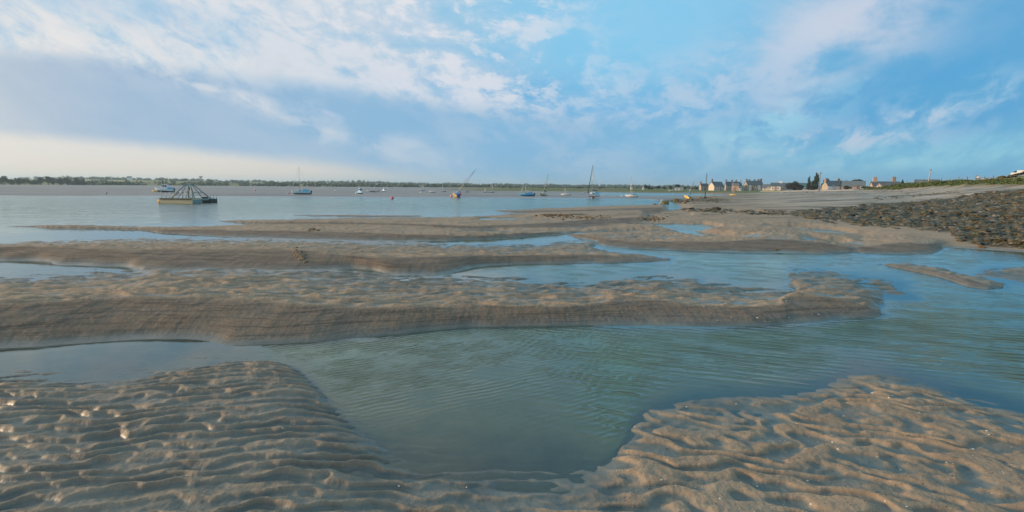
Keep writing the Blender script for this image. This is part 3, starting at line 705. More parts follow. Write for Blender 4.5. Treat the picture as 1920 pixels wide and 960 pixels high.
def copy_tree(o, parent=None):
    c = o.copy(); COL.objects.link(c); c.parent = parent
    for ch in list(o.children): copy_tree(ch, c)
    return c

_mc = {}
def paint(col, rough=.5, spec=.5, metal=0.0, wear=.25, scale=3.0):
    """weathered plain material"""
    key = (tuple(col), rough, spec, metal, wear, scale)
    if key in _mc: return _mc[key]
    m, nt, out = new_mat('surface'); b = bsdf(nt, out)
    tc = nt.nodes.new('ShaderNodeTexCoord'); P = S(nt, tc.outputs['Object'])
    n = noise(nt, P, scale, 5, .65)
    dark = tuple(c*.55+.01 for c in col)
    put(nt, b.inputs['Base Color'], mixc(nt, ramp(n, .45, .72)*wear*1.6, tuple(col), dark))
    put(nt, b.inputs['Roughness'], (n*.3+(rough-.15)).sat()); b.inputs['Metallic'].default_value = metal
    b.inputs['Specular IOR Level'].default_value = spec
    _mc[key] = m; return m
def hull_mat(topc, botc, zs):
    key = ('hull', tuple(topc), tuple(botc), zs)
    if key in _mc: return _mc[key]
    m, nt, out = new_mat('hull_paint'); b = bsdf(nt, out)
    tc = nt.nodes.new('ShaderNodeTexCoord'); P = S(nt, tc.outputs['Object']); x, y, z = sepv(nt, P)
    n = noise(nt, comb(nt, x*.8, y*.8, z*3), 2.0, 5, .65)
    k = ramp(z+(n-.5)*.05, zs-.02, zs+.02)
    bc = mixc(nt, ramp(n, .45, .7)*.6, tuple(botc), tuple(c*.5+.01 for c in botc))
    tcc = mixc(nt, ramp(n, .5, .75)*.35, tuple(topc), tuple(c*.6+.02 for c in topc))
    put(nt, b.inputs['Base Color'], mixc(nt, k, bc, tcc)); b.inputs['Roughness'].default_value = .35
    _mc[key] = m; return m
def stone_mat(c1, c2, sx=1.2, sz=2.6):
    key = ('stone', c1, c2, sx)
    if key in _mc: return _mc[key]
    m, nt, out = new_mat('stone_wall'); b = bsdf(nt, out)
    tc = nt.nodes.new('ShaderNodeTexCoord'); P = S(nt, tc.outputs['Object']); x, y, z = sepv(nt, P)
    v = nt.nodes.new('ShaderNodeTexVoronoi'); put(nt, v.inputs['Vector'], comb(nt, x*sx, y*sx, z*sz)); v.inputs['Scale'].default_value = 1.0
    cs = sepv(nt, v.outputs['Color']); n = noise(nt, P, .5, 4, .6)
    put(nt, b.inputs['Base Color'], mixc(nt, cs[0]*.6+n*.5, c1, c2)); b.inputs['Roughness'].default_value = .9
    _mc[key] = m; return m
def roof_mat(col):
    key = ('roof', col)
    if key in _mc: return _mc[key]
    m, nt, out = new_mat('slate_roof'); b = bsdf(nt, out)
    tc = nt.nodes.new('ShaderNodeTexCoord'); P = S(nt, tc.outputs['Object']); x, y, z = sepv(nt, P)
    n = noise(nt, comb(nt, x*2.5, y*2.5, z*5), 1.0, 4, .7); n2 = noise(nt, P, .4, 3, .6)
    c = mixc(nt, ramp(n, .35, .65)*.5, col, tuple(k*.6 for k in col))
    put(nt, b.inputs['Base Color'], mixc(nt, ramp(n2, .52, .7)*.4, c, (.16, .15, .09))); b.inputs['Roughness'].default_value = .6
    _mc[key] = m; return m
def leaf_mat(c1, c2):
    key = ('leaf', c1, c2)
    if key in _mc: return _mc[key]
    m, nt, out = new_mat('foliage'); b = bsdf(nt, out)
    g = nt.nodes.new('ShaderNodeNewGeometry'); tc = nt.nodes.new('ShaderNodeTexCoord')
    n = noise(nt, tc.outputs['Object'], .9, 3, .6)
    put(nt, b.inputs['Base Color'], mixc(nt, ramp(n*.7+S(nt, g.outputs['Random Per Island'])*.3, .35, .62), c1, c2)); b.inputs['Roughness'].default_value = .8
    b.inputs['Specular IOR Level'].default_value = .2
    _mc[key] = m; return m
def rock_mat():
    m, nt, out = new_mat('weedy_rock'); b = bsdf(nt, out)
    g = nt.nodes.new('ShaderNodeNewGeometry'); P = S(nt, g.outputs['Position']); nz = sepv(nt, g.outputs['Normal'])[2]
    oi = nt.nodes.new('ShaderNodeObjectInfo'); rv = S(nt, oi.outputs['Random']); isl = S(nt, g.outputs['Random Per Island'])
    n = noise(nt, P, 5, 5, .7); n2 = noise(nt, P, 1.3, 4, .6)
    stone = mixc(nt, n, (.10, .085, .07), (.27, .225, .18))
    weed = mixc(nt, ramp(n, .35, .65), (.026, .020, .011), (.095, .075, .030))
    weed = mixc(nt, ramp(n2, .60, .70)*.7, weed, (.115, .105, .022))
    r_ = mixc(nt, ramp(n2*.3+isl*.4+rv*.3, .70, .78)*ramp(n, .35, .55), weed, stone)
    r_ = mixc(nt, ramp(nz, .2, -.3)*.0, r_, (.03, .03, .03))
    put(nt, b.inputs['Base Color'], r_); b.inputs['Roughness'].default_value = .55
    put(nt, b.inputs['Normal'], bump(nt, n, .05, .7))
    return m

WHITE = (.78, .79, .78); SLATE = (.075, .092, .110); SLATE2 = (.13, .145, .155); TEAL = (.045, .12, .15)
def frame_at(px, py, r=None):
    """position on the ground, unit right/away vectors there and metres per picture pixel"""
    if r is None: x, y, z = hit(px, py)
    else:
        x, y, _ = at_r(px, py, r); x, y = float(x), float(y); z = ground_z(x, y)
    h = math.hypot(x, y); aw = Vector((x/h, y/h, 0)); rt = Vector((y/h, -x/h, 0))
    # picture pixels per metre sideways at this place
    d = .5; a = project(x-rt.x*d, y-rt.y*d, z)[0]; b = project(x+rt.x*d, y+rt.y*d, z)[0]
    return Vector((x, y, z)), rt, aw, 1.0/float(b-a)
def base_matrix(p, rt, aw, psi, lean=0.0, pitch=0.0):
    """local +X points at psi degrees from image right towards away; lean tips the top to image right"""
    psi = math.radians(psi); h = rt*math.cos(psi)+aw*math.sin(psi)
    R = Matrix.Rotation(math.atan2(h.y, h.x), 4, 'Z')
    return Matrix.Translation(p) @ Matrix.Rotation(math.radians(lean), 4, -aw if False else aw) @ R @ Matrix.Rotation(math.radians(pitch), 4, 'Y')

# ------------------------------------------------------------------ boats
def hull_sections(L, B, D, n=14, fine=1.0, transom=.75, sheer=.25, round_=.6):
    """stations from stern (-L/2) to bow (+L/2); returns list of section point lists (port to starboard)"""
    out = []
    for i in range(n+1):
        t = i/n; x = -L/2+L*t
        w = (transom+(1-transom)*math.sin(min(t/.45, 1)*math.pi/2)) if t < .45 else max(0.0, 1-((t-.45)/.55)**(2.0*fine))
        hb = B/2*max(w, .015)
        zt = D*(1+sheer*(t-.35)**2*2.2); zk = D*(.10*(1-t)**2+.62*max(0, (t-.72)/.28)**2.2)
        xo = x+.06*L*max(0, t-.8)*5*0
        sec = []
        for k in range(9):
            a = math.pi*k/8; c = math.cos(a); s_ = math.sin(a)
            yy = -hb*math.copysign(abs(c)**round_, c); zz = zt-(zt-zk)*s_**.75
            sec.append((xo+(.07*L*(zz-zk)/D if t > .9 else 0), yy, zz))
        out.append(sec)
    return out
def hull_mb(L, B, D, **k):
    secs = hull_sections(L, B, D, **k); m = MB(); vs = [p for s_ in secs for p in s_]; fs = []
    for i in range(len(secs)-1):
        for j in range(8): fs.append((i*9+j, i*9+j+1, (i+1)*9+j+1, (i+1)*9+j))
    fs.append(tuple(range(9)))
    e = (len(secs)-1)*9; fs.append(tuple(e+j for j in range(8, -1, -1)))
    m.add(vs, fs, True); return m, secs
def deck_mb(secs, drop=.04, t0=0.0, t1=1.0):
    m = MB(); n = len(secs); vs = []; fs = []; idx = [i for i in range(n) if t0 <= i/(n-1) <= t1]
    for i in idx:
        a, b = secs[i][0], secs[i][8]; c = ((a[0]+b[0])/2, 0, (a[2]+b[2])/2+.03)
        vs += [(a[0], a[1]*.97, a[2]-drop), (c[0], 0, c[2]-drop+.04), (b[0], b[1]*.97, b[2]-drop)]
    for k in range(len(idx)-1):
        for j in (0, 1): fs.append((k*3+j, k*3+j+1, k*3+4+j, k*3+3+j))
    m.add(vs, fs, True); return m
def rail_mb(secs, r=.02):
    m = MB()
    for side in (0, 8):
        for i in range(len(secs)-1): m.tube(secs[i][side], secs[i+1][side], r, r, 5)
    return m
def taper_box(m, x0, x1, w0, w1, z0, z1, sl0=.1, sl1=.3, tw=.85):
    """cabin: footprint x0..x1, widths w0 (aft) w1 (fore), sloping ends"""
    vs = [(x0, -w0/2, z0), (x1, -w1/2, z0), (x1, w1/2, z0), (x0, w0/2, z0),
          (x0+sl0, -w0/2*tw, z1), (x1-sl1, -w1/2*tw, z1), (x1-sl1, w1/2*tw, z1), (x0+sl0, w0/2*tw, z1)]
    m.add(vs, [(3, 2, 1, 0), (4, 5, 6, 7), (0, 1, 5, 4), (1, 2, 6, 5), (2, 3, 7, 6), (3, 0, 4, 7)]); return m
GLASS = None
def boat(label, cat, px, py, wpx, psi, lean=0, top=WHITE, bot=(.12, .05, .04), kind='sail', mast=0, cover=None, name=None, r=None,
         keel=True, cabin_col=WHITE, motor=False, stay='thin', draught=.0, bow_pitch=0, boomc=None, group='boats lying aground on the mudflat', zs=.5, D=None, fender=False):
    p, rt, aw, s = frame_at(px, py, r)
    ps = math.radians(psi); L = wpx*s/(abs(math.cos(ps))+.36*abs(math.sin(ps))); B = .34*L if kind != 'wheel' else .37*L
    D = D or (.175*L if kind == 'sail' else .22*L)
    sink = .12 if kind != 'open' else .03
    up = draught
    M = base_matrix(p+Vector((0, 0, up-sink*.4+abs(math.sin(math.radians(lean)))*B*.22)), rt, aw, psi, lean, bow_pitch)
    t = thing(name or {'sail': 'sailing_boat', 'wheel': 'motor_boat', 'open': 'dinghy'}[kind], label, cat, M, group)
    if kind == 'open': hm, secs = hull_mb(L, B, D, fine=1.2, transom=.8, sheer=.35, round_=.5)
    else: hm, secs = hull_mb(L, B, D, transom=.62 if kind == 'sail' else .85)
    if kind == 'sail' and keel:       # short fin that sits in the mud
        taper_box(hm, -L*.10, L*.12, .12, .10, -D*.35, D*.22, -.05, .05, 1)
    hm.build('hull', hull_mat(top, bot, D*zs), t)
    deckc = paint((.62, .64, .62), .5)
    if kind == 'open':
        deck_mb(secs, D*.55).build('floor', paint((.34, .35, .33), .7), t)
        rail_mb(secs, .035).build('gunwale', paint(tuple(c*.8 for c in top), .5), t)
        for q in (-.22, .12):
            MB().box((q*L, 0, D*.78), (.22, B*.86, .04)).build('thwart', paint((.30, .22, .13), .7), t)
    else:
        deck_mb(secs).build('deck', deckc, t); rail_mb(secs, .018).build('toe_rail', paint((.5, .5, .48), .4), t)
    zd = D*1.02
    glass = paint((.02, .035, .045), .15, .8, 0, 0)
    if kind == 'sail':
        c = MB(); taper_box(c, -L*.08, L*.27, B*.58, B*.34, zd-.05, zd+L*.085, .02, L*.09); cb = c.build('cabin', paint(cabin_col, .4), t)
        for sd_ in (-1, 1):
            g = MB().box((L*.05, sd_*B*.262, zd+L*.042), (L*.15, .02, L*.034)); g.build('window', glass, cb)
        if cover:
            c = MB(); taper_box(c, -L*.42, -L*.07, B*.6, B*.62, zd-.02, zd+L*.12, .12, .06, .6); c.build('cockpit_cover', paint(cover, .8), t)
        else:
            c = MB(); taper_box(c, -L*.42, -L*.09, B*.5, B*.56, zd-.03, zd+L*.022, .03, .02, .92); c.build('cockpit_coaming', paint(cabin_col, .5), t)
    if kind == 'wheel':
        c = MB(); taper_box(c, -L*.05, L*.34, B*.7, B*.38, zd-.05, zd+L*.06, .02, L*.13); cb = c.build('foredeck_cabin', paint(cabin_col, .4), t)
        c = MB(); taper_box(c, -L*.18, L*.17, B*.66, B*.60, zd-.04, zd+L*.27, .03, L*.08, .88); wh = c.build('wheelhouse', paint(cabin_col, .4), t)
        for sd_ in (-1, 1):
            for k in range(2):
                g = MB().box((-L*.085+k*L*.125, sd_*B*.315, zd+L*.17), (L*.095, .02, L*.10)); g.build('window', glass, wh)
        for sd_ in (-1, 1):
            g = MB(); x1, x0 = L*.118, L*.148
            vs = [(x0+.012, sd_*B*.03, zd+L*.10), (x0+.012, sd_*B*.26, zd+L*.10), (x1+.012, sd_*B*.245, zd+L*.215), (x1+.012, sd_*B*.03, zd+L*.215)]
            vs += [(a-.02, b, c_) for a, b, c_ in vs]
            g.add(vs, [(0, 1, 2, 3), (7, 6, 5, 4), (0, 4, 5, 1), (1, 5, 6, 2), (2, 6, 7, 3), (3, 7, 4, 0)]); g.build('windscreen', glass, wh)
        MB().box((-L*.01, 0, zd+L*.28), (L*.34, B*.64, L*.018), 0, .1).build('roof', paint(cabin_col, .4), wh)
        if cover:
            c = MB(); taper_box(c, -L*.47, -L*.19, B*.74, B*.72, zd-.05, zd+L*.10, .04, .0, .8); c.build('cockpit_cover', paint(cover, .8), t)
        MB().tube((L*.0, 0, zd+L*.25), (L*.0, 0, zd+L*.42), .018, .01, 6).build('antenna', paint((.7, .7, .7), .4), t)
    if motor:
        mo = MB(); mo.box((-L*.5-.14, 0, D*1.02), (.30, .26, .42), 0, .06); mo.box((-L*.5-.13, 0, D*.55), (.12, .10, .8)); mo.build('outboard_motor', paint((.02, .022, .025), .35), t)
    if mast:
        mh = mast*s/max(math.cos(math.radians(lean)), .5); mx = L*.10; mr = max(.035, s*.42)
        mo = MB().tube((mx, 0, zd), (mx-.01*mh, 0, zd+mh), mr, mr*.6, 8).build('mast', paint((.55, .56, .56) if mast > 14 else (.60, .61, .62), .35, .5, .3), t)
        MB().tube((mx-.006*mh, -B*.32, zd+mh*.52), (mx-.006*mh, B*.32, zd+mh*.52), mr*.4, mr*.4, 5).build('spreader', paint((.5, .5, .5), .35), mo)
        bm_ = MB().tube((mx-.05, 0, zd+.75), (mx-L*.42, 0, zd+.68), .05, .04, 6)
        if boomc: bm_ = MB().tube((mx-.05, 0, zd+.78), (mx-L*.42, 0, zd+.68), .15, .10, 8)
        bm_.build('boom', paint(boomc or (.5, .5, .5), .6), t)
        if stay == 'furled':
            MB().tube((L*.47, 0, D*1.15), (mx-.01*mh+.05, 0, zd+mh*.985), .10, .035, 7).build('furled_sail', paint((.03, .07, .12), .7), t)
        else:
            MB().tube((L*.48, 0, D*1.15), (mx-.01*mh, 0, zd+mh*.97), .016, .016, 4).build('forestay', paint((.25, .25, .25), .4), t)
        MB().tube((-L*.48, 0, D*1.05), (mx-.01*mh, 0, zd+mh*.98), .014, .014, 4).build('backstay', paint((.25, .25, .25), .4), t)
        for sd_ in (-1, 1):
            MB().tube((mx-.1, sd_*B*.46, D), (mx-.008*mh, 0, zd+mh*.9), .014, .014, 4).build('shroud', paint((.25, .25, .25), .4), t)
    if kind == 'sail' and mast:
        MB().box((-L*.5-.05, 0, D*.45), (.10, .04, D*.9)).build('rudder', paint((.15, .15, .15), .5), t)
    return t, M, L, B, D, zd

def buoy(label, px, py, dpx, col, afloat=False, cat='buoy', sc=(1, 1, 1)):
    p, rt, aw, s = frame_at(px, py)
    r = dpx*s/2
    t = thing('mooring_buoy', label, cat, Matrix.Translation(p+Vector((0, 0, r*(.55 if afloat else .85)))), 'mooring buoys')
    MB().ball((0, 0, 0), r, sc, 18, 12).build('float', paint(col, .45, .5, 0, .3, 4), t)
    m = MB()
    for k in range(8):
        a, b = math.pi*k/8, math.pi*(k+1)/8
        m.tube((math.cos(a)*r*.2, 0, r*.97*sc[2]+math.sin(a)*r*.2), (math.cos(b)*r*.2, 0, r*.97*sc[2]+math.sin(b)*r*.2), r*.05, r*.05, 5)
    m.build('shackle_ring', paint((.12, .09, .07), .6), t)

BLUE = (.10, .42, .62)
def build_boats():
    B = boat
    B('blue and white cabin motor boat beached beyond the pontoon frame', 'motor boat', 309, 360.5, 38, 163, 3, (.72, .75, .76), (.03, .10, .10), 'wheel', cover=(.05, .38, .66), motor=True)
    B('sailing boat with light blue cockpit cover, black outboard and upright mast, left on the mud', 'sailing boat', 565, 364.5, 37, 172, 1, (.40, .62, .70), (.10, .10, .09), 'sail', mast=50, cover=(.10, .42, .60), motor=True, cabin_col=(.6, .75, .8))
    B('tall light blue cabin boat seen end on, leftmost of the cluster of four', 'motor boat', 676, 363.5, 15, -70, 0, (.34, .58, .76), (.03, .04, .05), 'wheel', cabin_col=(.34, .60, .78))
    B('white dinghy tipped on its side left of the small dark masted boat', 'dinghy', 690, 359.5, 7, -25, 18, (.74, .75, .72), (.6, .6, .55), 'open')
    B('small dark hulled boat with short white mast between two light blue cabin boats', 'sailing boat', 700, 360, 13, 15, 6, (.45, .42, .36), (.03, .03, .03), 'sail', mast=11, cabin_col=(.7, .7, .66))
    B('dark workboat with raised white bow lying right of the short white mast', 'motor boat', 708, 359.5, 10, 150, -14, (.55, .56, .54), (.03, .03, .03), 'open')
    B('light blue cabin boat heeled to the right, rightmost of the cluster of four', 'motor boat', 720, 359.5, 10, -62, 12, (.36, .62, .80), (.03, .04, .05), 'wheel', cabin_col=(.36, .62, .80))
    B('small white sailing boat far out with short mast above the hedge line', 'sailing boat', 792, 358, 14, 10, 0, WHITE, (.5, .5, .5), 'sail', mast=11)
    B('upturned looking low white dinghy between two little sailing boats', 'dinghy', 811, 361.3, 12, 175, 0, WHITE, (.2, .2, .2), 'open')
    B('tiny dark sailing boat with pale mast left of the blue boat with yellow belly', 'sailing boat', 831, 359.6, 10, 165, 0, (.35, .36, .36), (.03, .03, .03), 'sail', mast=12)
    B('dark blue sailing boat with yellow belly heeled far over to the right', 'sailing boat', 852, 370, 23, 108, 39, (.025, .09, .28), (.42, .28, .06), 'sail', mast=48, cover=(.03, .12, .38), boomc=(.04, .12, .35), zs=.74)
    B('low white dinghy on the mud right of the heeled blue boat', 'dinghy', 876, 360.4, 9, 5, 0, (.62, .66, .62), (.3, .3, .28), 'open')
    B('white cabin boat with pale blue windows below the central hedge line', 'motor boat', 910, 361, 12, -150, 3, WHITE, (.35, .36, .36), 'wheel')
    B('small grey sailing boat with thin upright mast right of the white cabin boat', 'sailing boat', 922, 361.2, 13, 10, 0, (.42, .47, .42), (.2, .22, .18), 'sail', mast=14)
    B('bright blue sailing boat with dark bottom lying nearly level and black outboard', 'sailing boat', 988, 368, 27, 174, 0, (.02, .30, .58), (.02, .03, .04), 'sail', mast=20, cover=(.02, .26, .48), motor=True, cabin_col=(.1, .4, .6))
    B('small white boat whose bow shows behind the bright blue sailing boat', 'sailing boat', 977, 365.2, 9, -150, 14, (.72, .72, .70), (.2, .2, .2), 'sail', mast=15)
    B('cream sailing boat with dark mast heeled to the right', 'sailing boat', 1018, 367.3, 19, -125, 15, (.62, .58, .44), (.10, .09, .07), 'sail', mast=38, cabin_col=(.66, .66, .60), boomc=(.06, .07, .08), zs=.4)
    B('low white sailing boat with short mast at the edge of the dark mud', 'sailing boat', 1061, 366.3, 18, 178, 0, (.70, .72, .72), (.4, .42, .42), 'sail', mast=14)
    B('small white boat half hidden behind the salt marsh, left of the tall white yacht', 'sailing boat', 1096, 361.6, 8, 20, 0, WHITE, (.5, .5, .5), 'sail', mast=0)
    B('tall white yacht standing on its keel with dark furled headsail and blue stern cover', 'yacht', 1112, 371.8, 30, -130, 0, (.78, .76, .74), (.16, .05, .04), 'sail', mast=55, stay='furled', cover=(.20, .50, .66), draught=.28, boomc=(.08, .14, .20), zs=.22, name='yacht')
    B('low white sailing boat with slim mast, next boat right of the tall yacht', 'sailing boat', 1184, 369.5, 23, 176, 0, (.76, .75, .73), (.45, .42, .40), 'sail', mast=36, cover=(.05, .30, .38))
    B('yellow sailing boat with blue cover heeled to the right beside the rock jetty', 'sailing boat', 1287, 373, 18, 120, 24, (.78, .48, .02), (.40, .24, .02), 'sail', mast=30, cover=(.02, .16, .28), boomc=(.02, .16, .28), zs=.25, draught=.1)
    B('small yellow boat on the marsh edge in front of the pink rendered house', 'motor boat', 1374, 366.3, 13, 165, 0, (.74, .50, .02), (.5, .35, .03), 'sail', mast=28, cabin_col=(.8, .62, .1))
    B('small white dinghy pulled up on the green salt marsh left of the yellow sailing boat', 'dinghy', 1259, 359.3, 11, 8, 0, (.72, .72, .68), (.5, .5, .48), 'open')
    B('flat white boat at the left end of the water strip behind the mud', 'dinghy', 1191, 368.2, 6, 10, 0, (.74, .78, .82), (.5, .5, .5), 'open')
    bs = [('pale pink buoy far out on the mud, well left of the light blue covered boat', 478, 358, 4.2, (.70, .42, .44)),
          ('pink mooring buoy lying at the bow of the light blue covered sailing boat', 541.5, 363.6, 4, (.62, .30, .32)),
          ('small white mooring buoy alone on the mud between two light blue boats', 629, 359, 3.2, (.7, .7, .68)),
          ('white mooring buoy at the foot of the tall light blue cabin boat', 667.5, 363.8, 3.6, (.72, .72, .70)),
          ('white mooring buoy in front of the small white sailing boat far out', 789, 362.3, 3.2, (.72, .73, .74)),
          ('orange red fender buoy under the stern of the heeled blue boat', 863, 366, 4.5, (.72, .07, .05)),
          ('pale pink buoy under the yellow belly of the heeled blue boat', 846, 369.6, 4.5, (.70, .45, .40)),
          ('small white mooring buoy left of the low white boat beside the water strip', 1165.5, 368, 2.6, (.75, .75, .74)),
          ('grey mooring buoy half buried in the mudflat far left', 199.5, 363.3, 4.5, (.30, .32, .34))]
    for b in bs: buoy(*b[:5])
    buoy('bright pink round buoy floating in the river near the far bank', 735.5, 373, 6, (.75, .12, .16), True)
    # yellow inflatable under the bow of the motor boat
    p, rt, aw, s = frame_at(292, 359.8)
    t = thing('inflatable_dinghy', 'yellow inflatable dinghy lying under the bow of the blue and white motor boat', 'dinghy', base_matrix(p+Vector((0, 0, .15)), rt, aw, 175), 'boats lying aground on the mudflat')
    L = 11*s; m = MB(); pts = [(-L/2, -.32, 0), (L*.25, -.32, .02), (L*.45, -.15, .10), (L*.5, 0, .14), (L*.45, .15, .10), (L*.25, .32, .02), (-L/2, .32, 0)]
    for a, b in zip(pts, pts[1:]): m.tube(a, b, .15, .15, 10); m.ball(b, .15)
    m.build('tube', paint((.75, .42, .02), .5), t)
    MB().box((-L*.05, 0, -.05), (L*.85, .6, .05)).build('floor', paint((.05, .05, .05), .7), t)
    MB().box((-L*.46, 0, .05), (.05, .6, .22)).build('transom', paint((.10, .10, .10), .6), t)

# ------------------------------------------------------------------ pontoon with the lifting frame
def build_pontoon():
    r = float(azr(*at_z(361, 382, 0))[1]); p, rt, aw, s = frame_at(361, 382, r)
    p.z = 0.0
    s1 = s; W1, W2 = 62*s1/math.cos(math.radians(38)), 52*s1/math.cos(math.radians(52))
    # local frame: origin at the near corner, +X along the long lit side to the left-away, +Y along the other side to the right-away
    psi = 180-38; h = rt*math.cos(math.radians(psi))+aw*math.sin(math.radians(psi))
    M = Matrix.Translation(p) @ Matrix.Rotation(math.atan2(h.y, h.x), 4, 'Z')
    t = thing('work_pontoon', 'floating work pontoon with a grey steel lifting frame, moored in the river', 'pontoon', M)
    sgn = -1.0      # +Y must run to the right in the picture
    H = 10.5*s; fb = H
    Lx, Ly = W1, W2
    cream = stone_mat((.62, .50, .30), (.78, .64, .40), .6, 6); steel = paint((.22, .29, .30), .55, .5, .3, .35); dark = paint((.035, .04, .04), .6)
    def Pq(x, y, z): return (x, sgn*y, z)
    # two float boxes with a gap between them
    wy = Ly*.36
    f1 = MB().box(Pq(Lx/2, wy/2, fb*.5-.12), (Lx, wy, fb+.24), 0, .05).build('float_box', cream, t); f1['label'] = 'cream painted float box on the near side'
    MB().box(Pq(Lx/2, Ly-wy*.4, fb*.42-.12), (Lx*.96, wy*.8, fb*.84+.24), 0, .05).build('float_box', dark, t)
    MB().box(Pq(-.035, wy/2, fb*.45), (.07, wy*.9, fb*.8)).build('end_plate', steel, t)
    MB().box(Pq(Lx/2, wy/2, fb+.03), (Lx*.99, wy*.96, .06)).build('deck', paint((.30, .27, .2), .8), t)
    MB().box(Pq(Lx/2, -.03, fb*.95), (Lx, .06, .10)).build('rubbing_strake', paint((.10, .09, .08), .8), t)
    for q in (.08, .55, .92): MB().box(Pq(Lx*q, Ly*.62, fb*.80), (.22, Ly*.62, .18)).build('cross_beam', steel, t)
    MB().ball(Pq(Lx+.18, .35, fb*.35), .30, (.7, 1, 1.1)).build('fender', paint((.78, .42, .02), .5), t)
    # pyramid frame: top plate, main legs, braces
    topz = 41*s; cx, cy = Lx*.47, Ly*.50
    pw = .30; f = MB(); corners = []
    for sx in (-1, 1):
        for sy in (-1, 1):
            tp_ = Pq(cx+sx*pw, cy+sy*pw, topz); ft = Pq(cx+sx*Lx*.36, cy+sy*Ly*.34, fb*.9); corners.append((tp_, ft))
            leg = MB().tube(tp_, ft, .06, .06, 8).build('leg', steel, t)
    for (a, b) in ((0, 1), (1, 3), (3, 2), (2, 0)):
        for q in (.0, .52):
            A = Vector(corners[a][0]).lerp(Vector(corners[a][1]), q); Bq = Vector(corners[b][0]).lerp(Vector(corners[b][1]), q)
            if q == 0 or (a, b) in ((0, 1), (3, 2)):
                MB().tube(A, Bq, .035, .035, 6).build('brace', steel, t)
    for sy in (-1, 1):
        MB().tube(Pq(cx-pw*.4, cy+sy*pw, topz), Pq(cx-Lx*.12, cy+sy*Ly*.32, fb*.9), .045, .045, 7).build('leg', steel, t)
        MB().tube(Pq(cx+pw*.4, cy+sy*pw, topz), Pq(cx+Lx*.14, cy+sy*Ly*.32, fb*.9), .045, .045, 7).build('leg', steel, t)
    MB().box(Pq(cx, cy, topz+.03), (pw*2.3, pw*2.3, .12)).build('top_plate', paint((.07, .22, .26), .5), t)
    MB().tube(Pq(cx, cy, topz), Pq(cx, cy, topz-.55), .07, .09, 8).build('lifting_block', dark, t)
    # inner gate frame nearer the camera
    gz = 25*s; gy = wy*.25
    g = MB(); a, b = Pq(Lx*.08, gy, fb), Pq(Lx*.30, gy, gz); c, d = Pq(Lx*.44, gy, gz), Pq(Lx*.72, gy, fb)
    g.tube(a, b, .055); g.tube(b, c, .055); g.tube(c, d, .055); g.tube(Pq(Lx*.36, gy, gz), Pq(Lx*.36, gy, fb), .04); g.build('gate_frame', paint((.24, .30, .31), .5, .5, .3), t)
    # posts
    for x_, y_, hh in ((.98, .06, 17), (.82, .03, 14), (.70, .03, 15), (.98, .34, 12)): MB().tube(Pq(Lx*x_, Ly*y_, fb), Pq(Lx*x_, Ly*y_, fb+hh*s), .035, .035, 6).build('mooring_post', paint((.40, .44, .45), .5), t)
    for x_, y_, hh in ((.06, .78, 9), (.06, .90, 8), (.04, .99, 8), (.4, .98, 10), (.8, .97, 12)): MB().tube(Pq(Lx*x_, Ly*y_, fb*.8), Pq(Lx*x_, Ly*y_, fb+hh*s), .028, .028, 6).build('mooring_post', steel, t)
    MB().box(Pq(Lx*.22, Ly*.75, fb*1.05), (.5, .4, .3)).build('winch', dark, t)

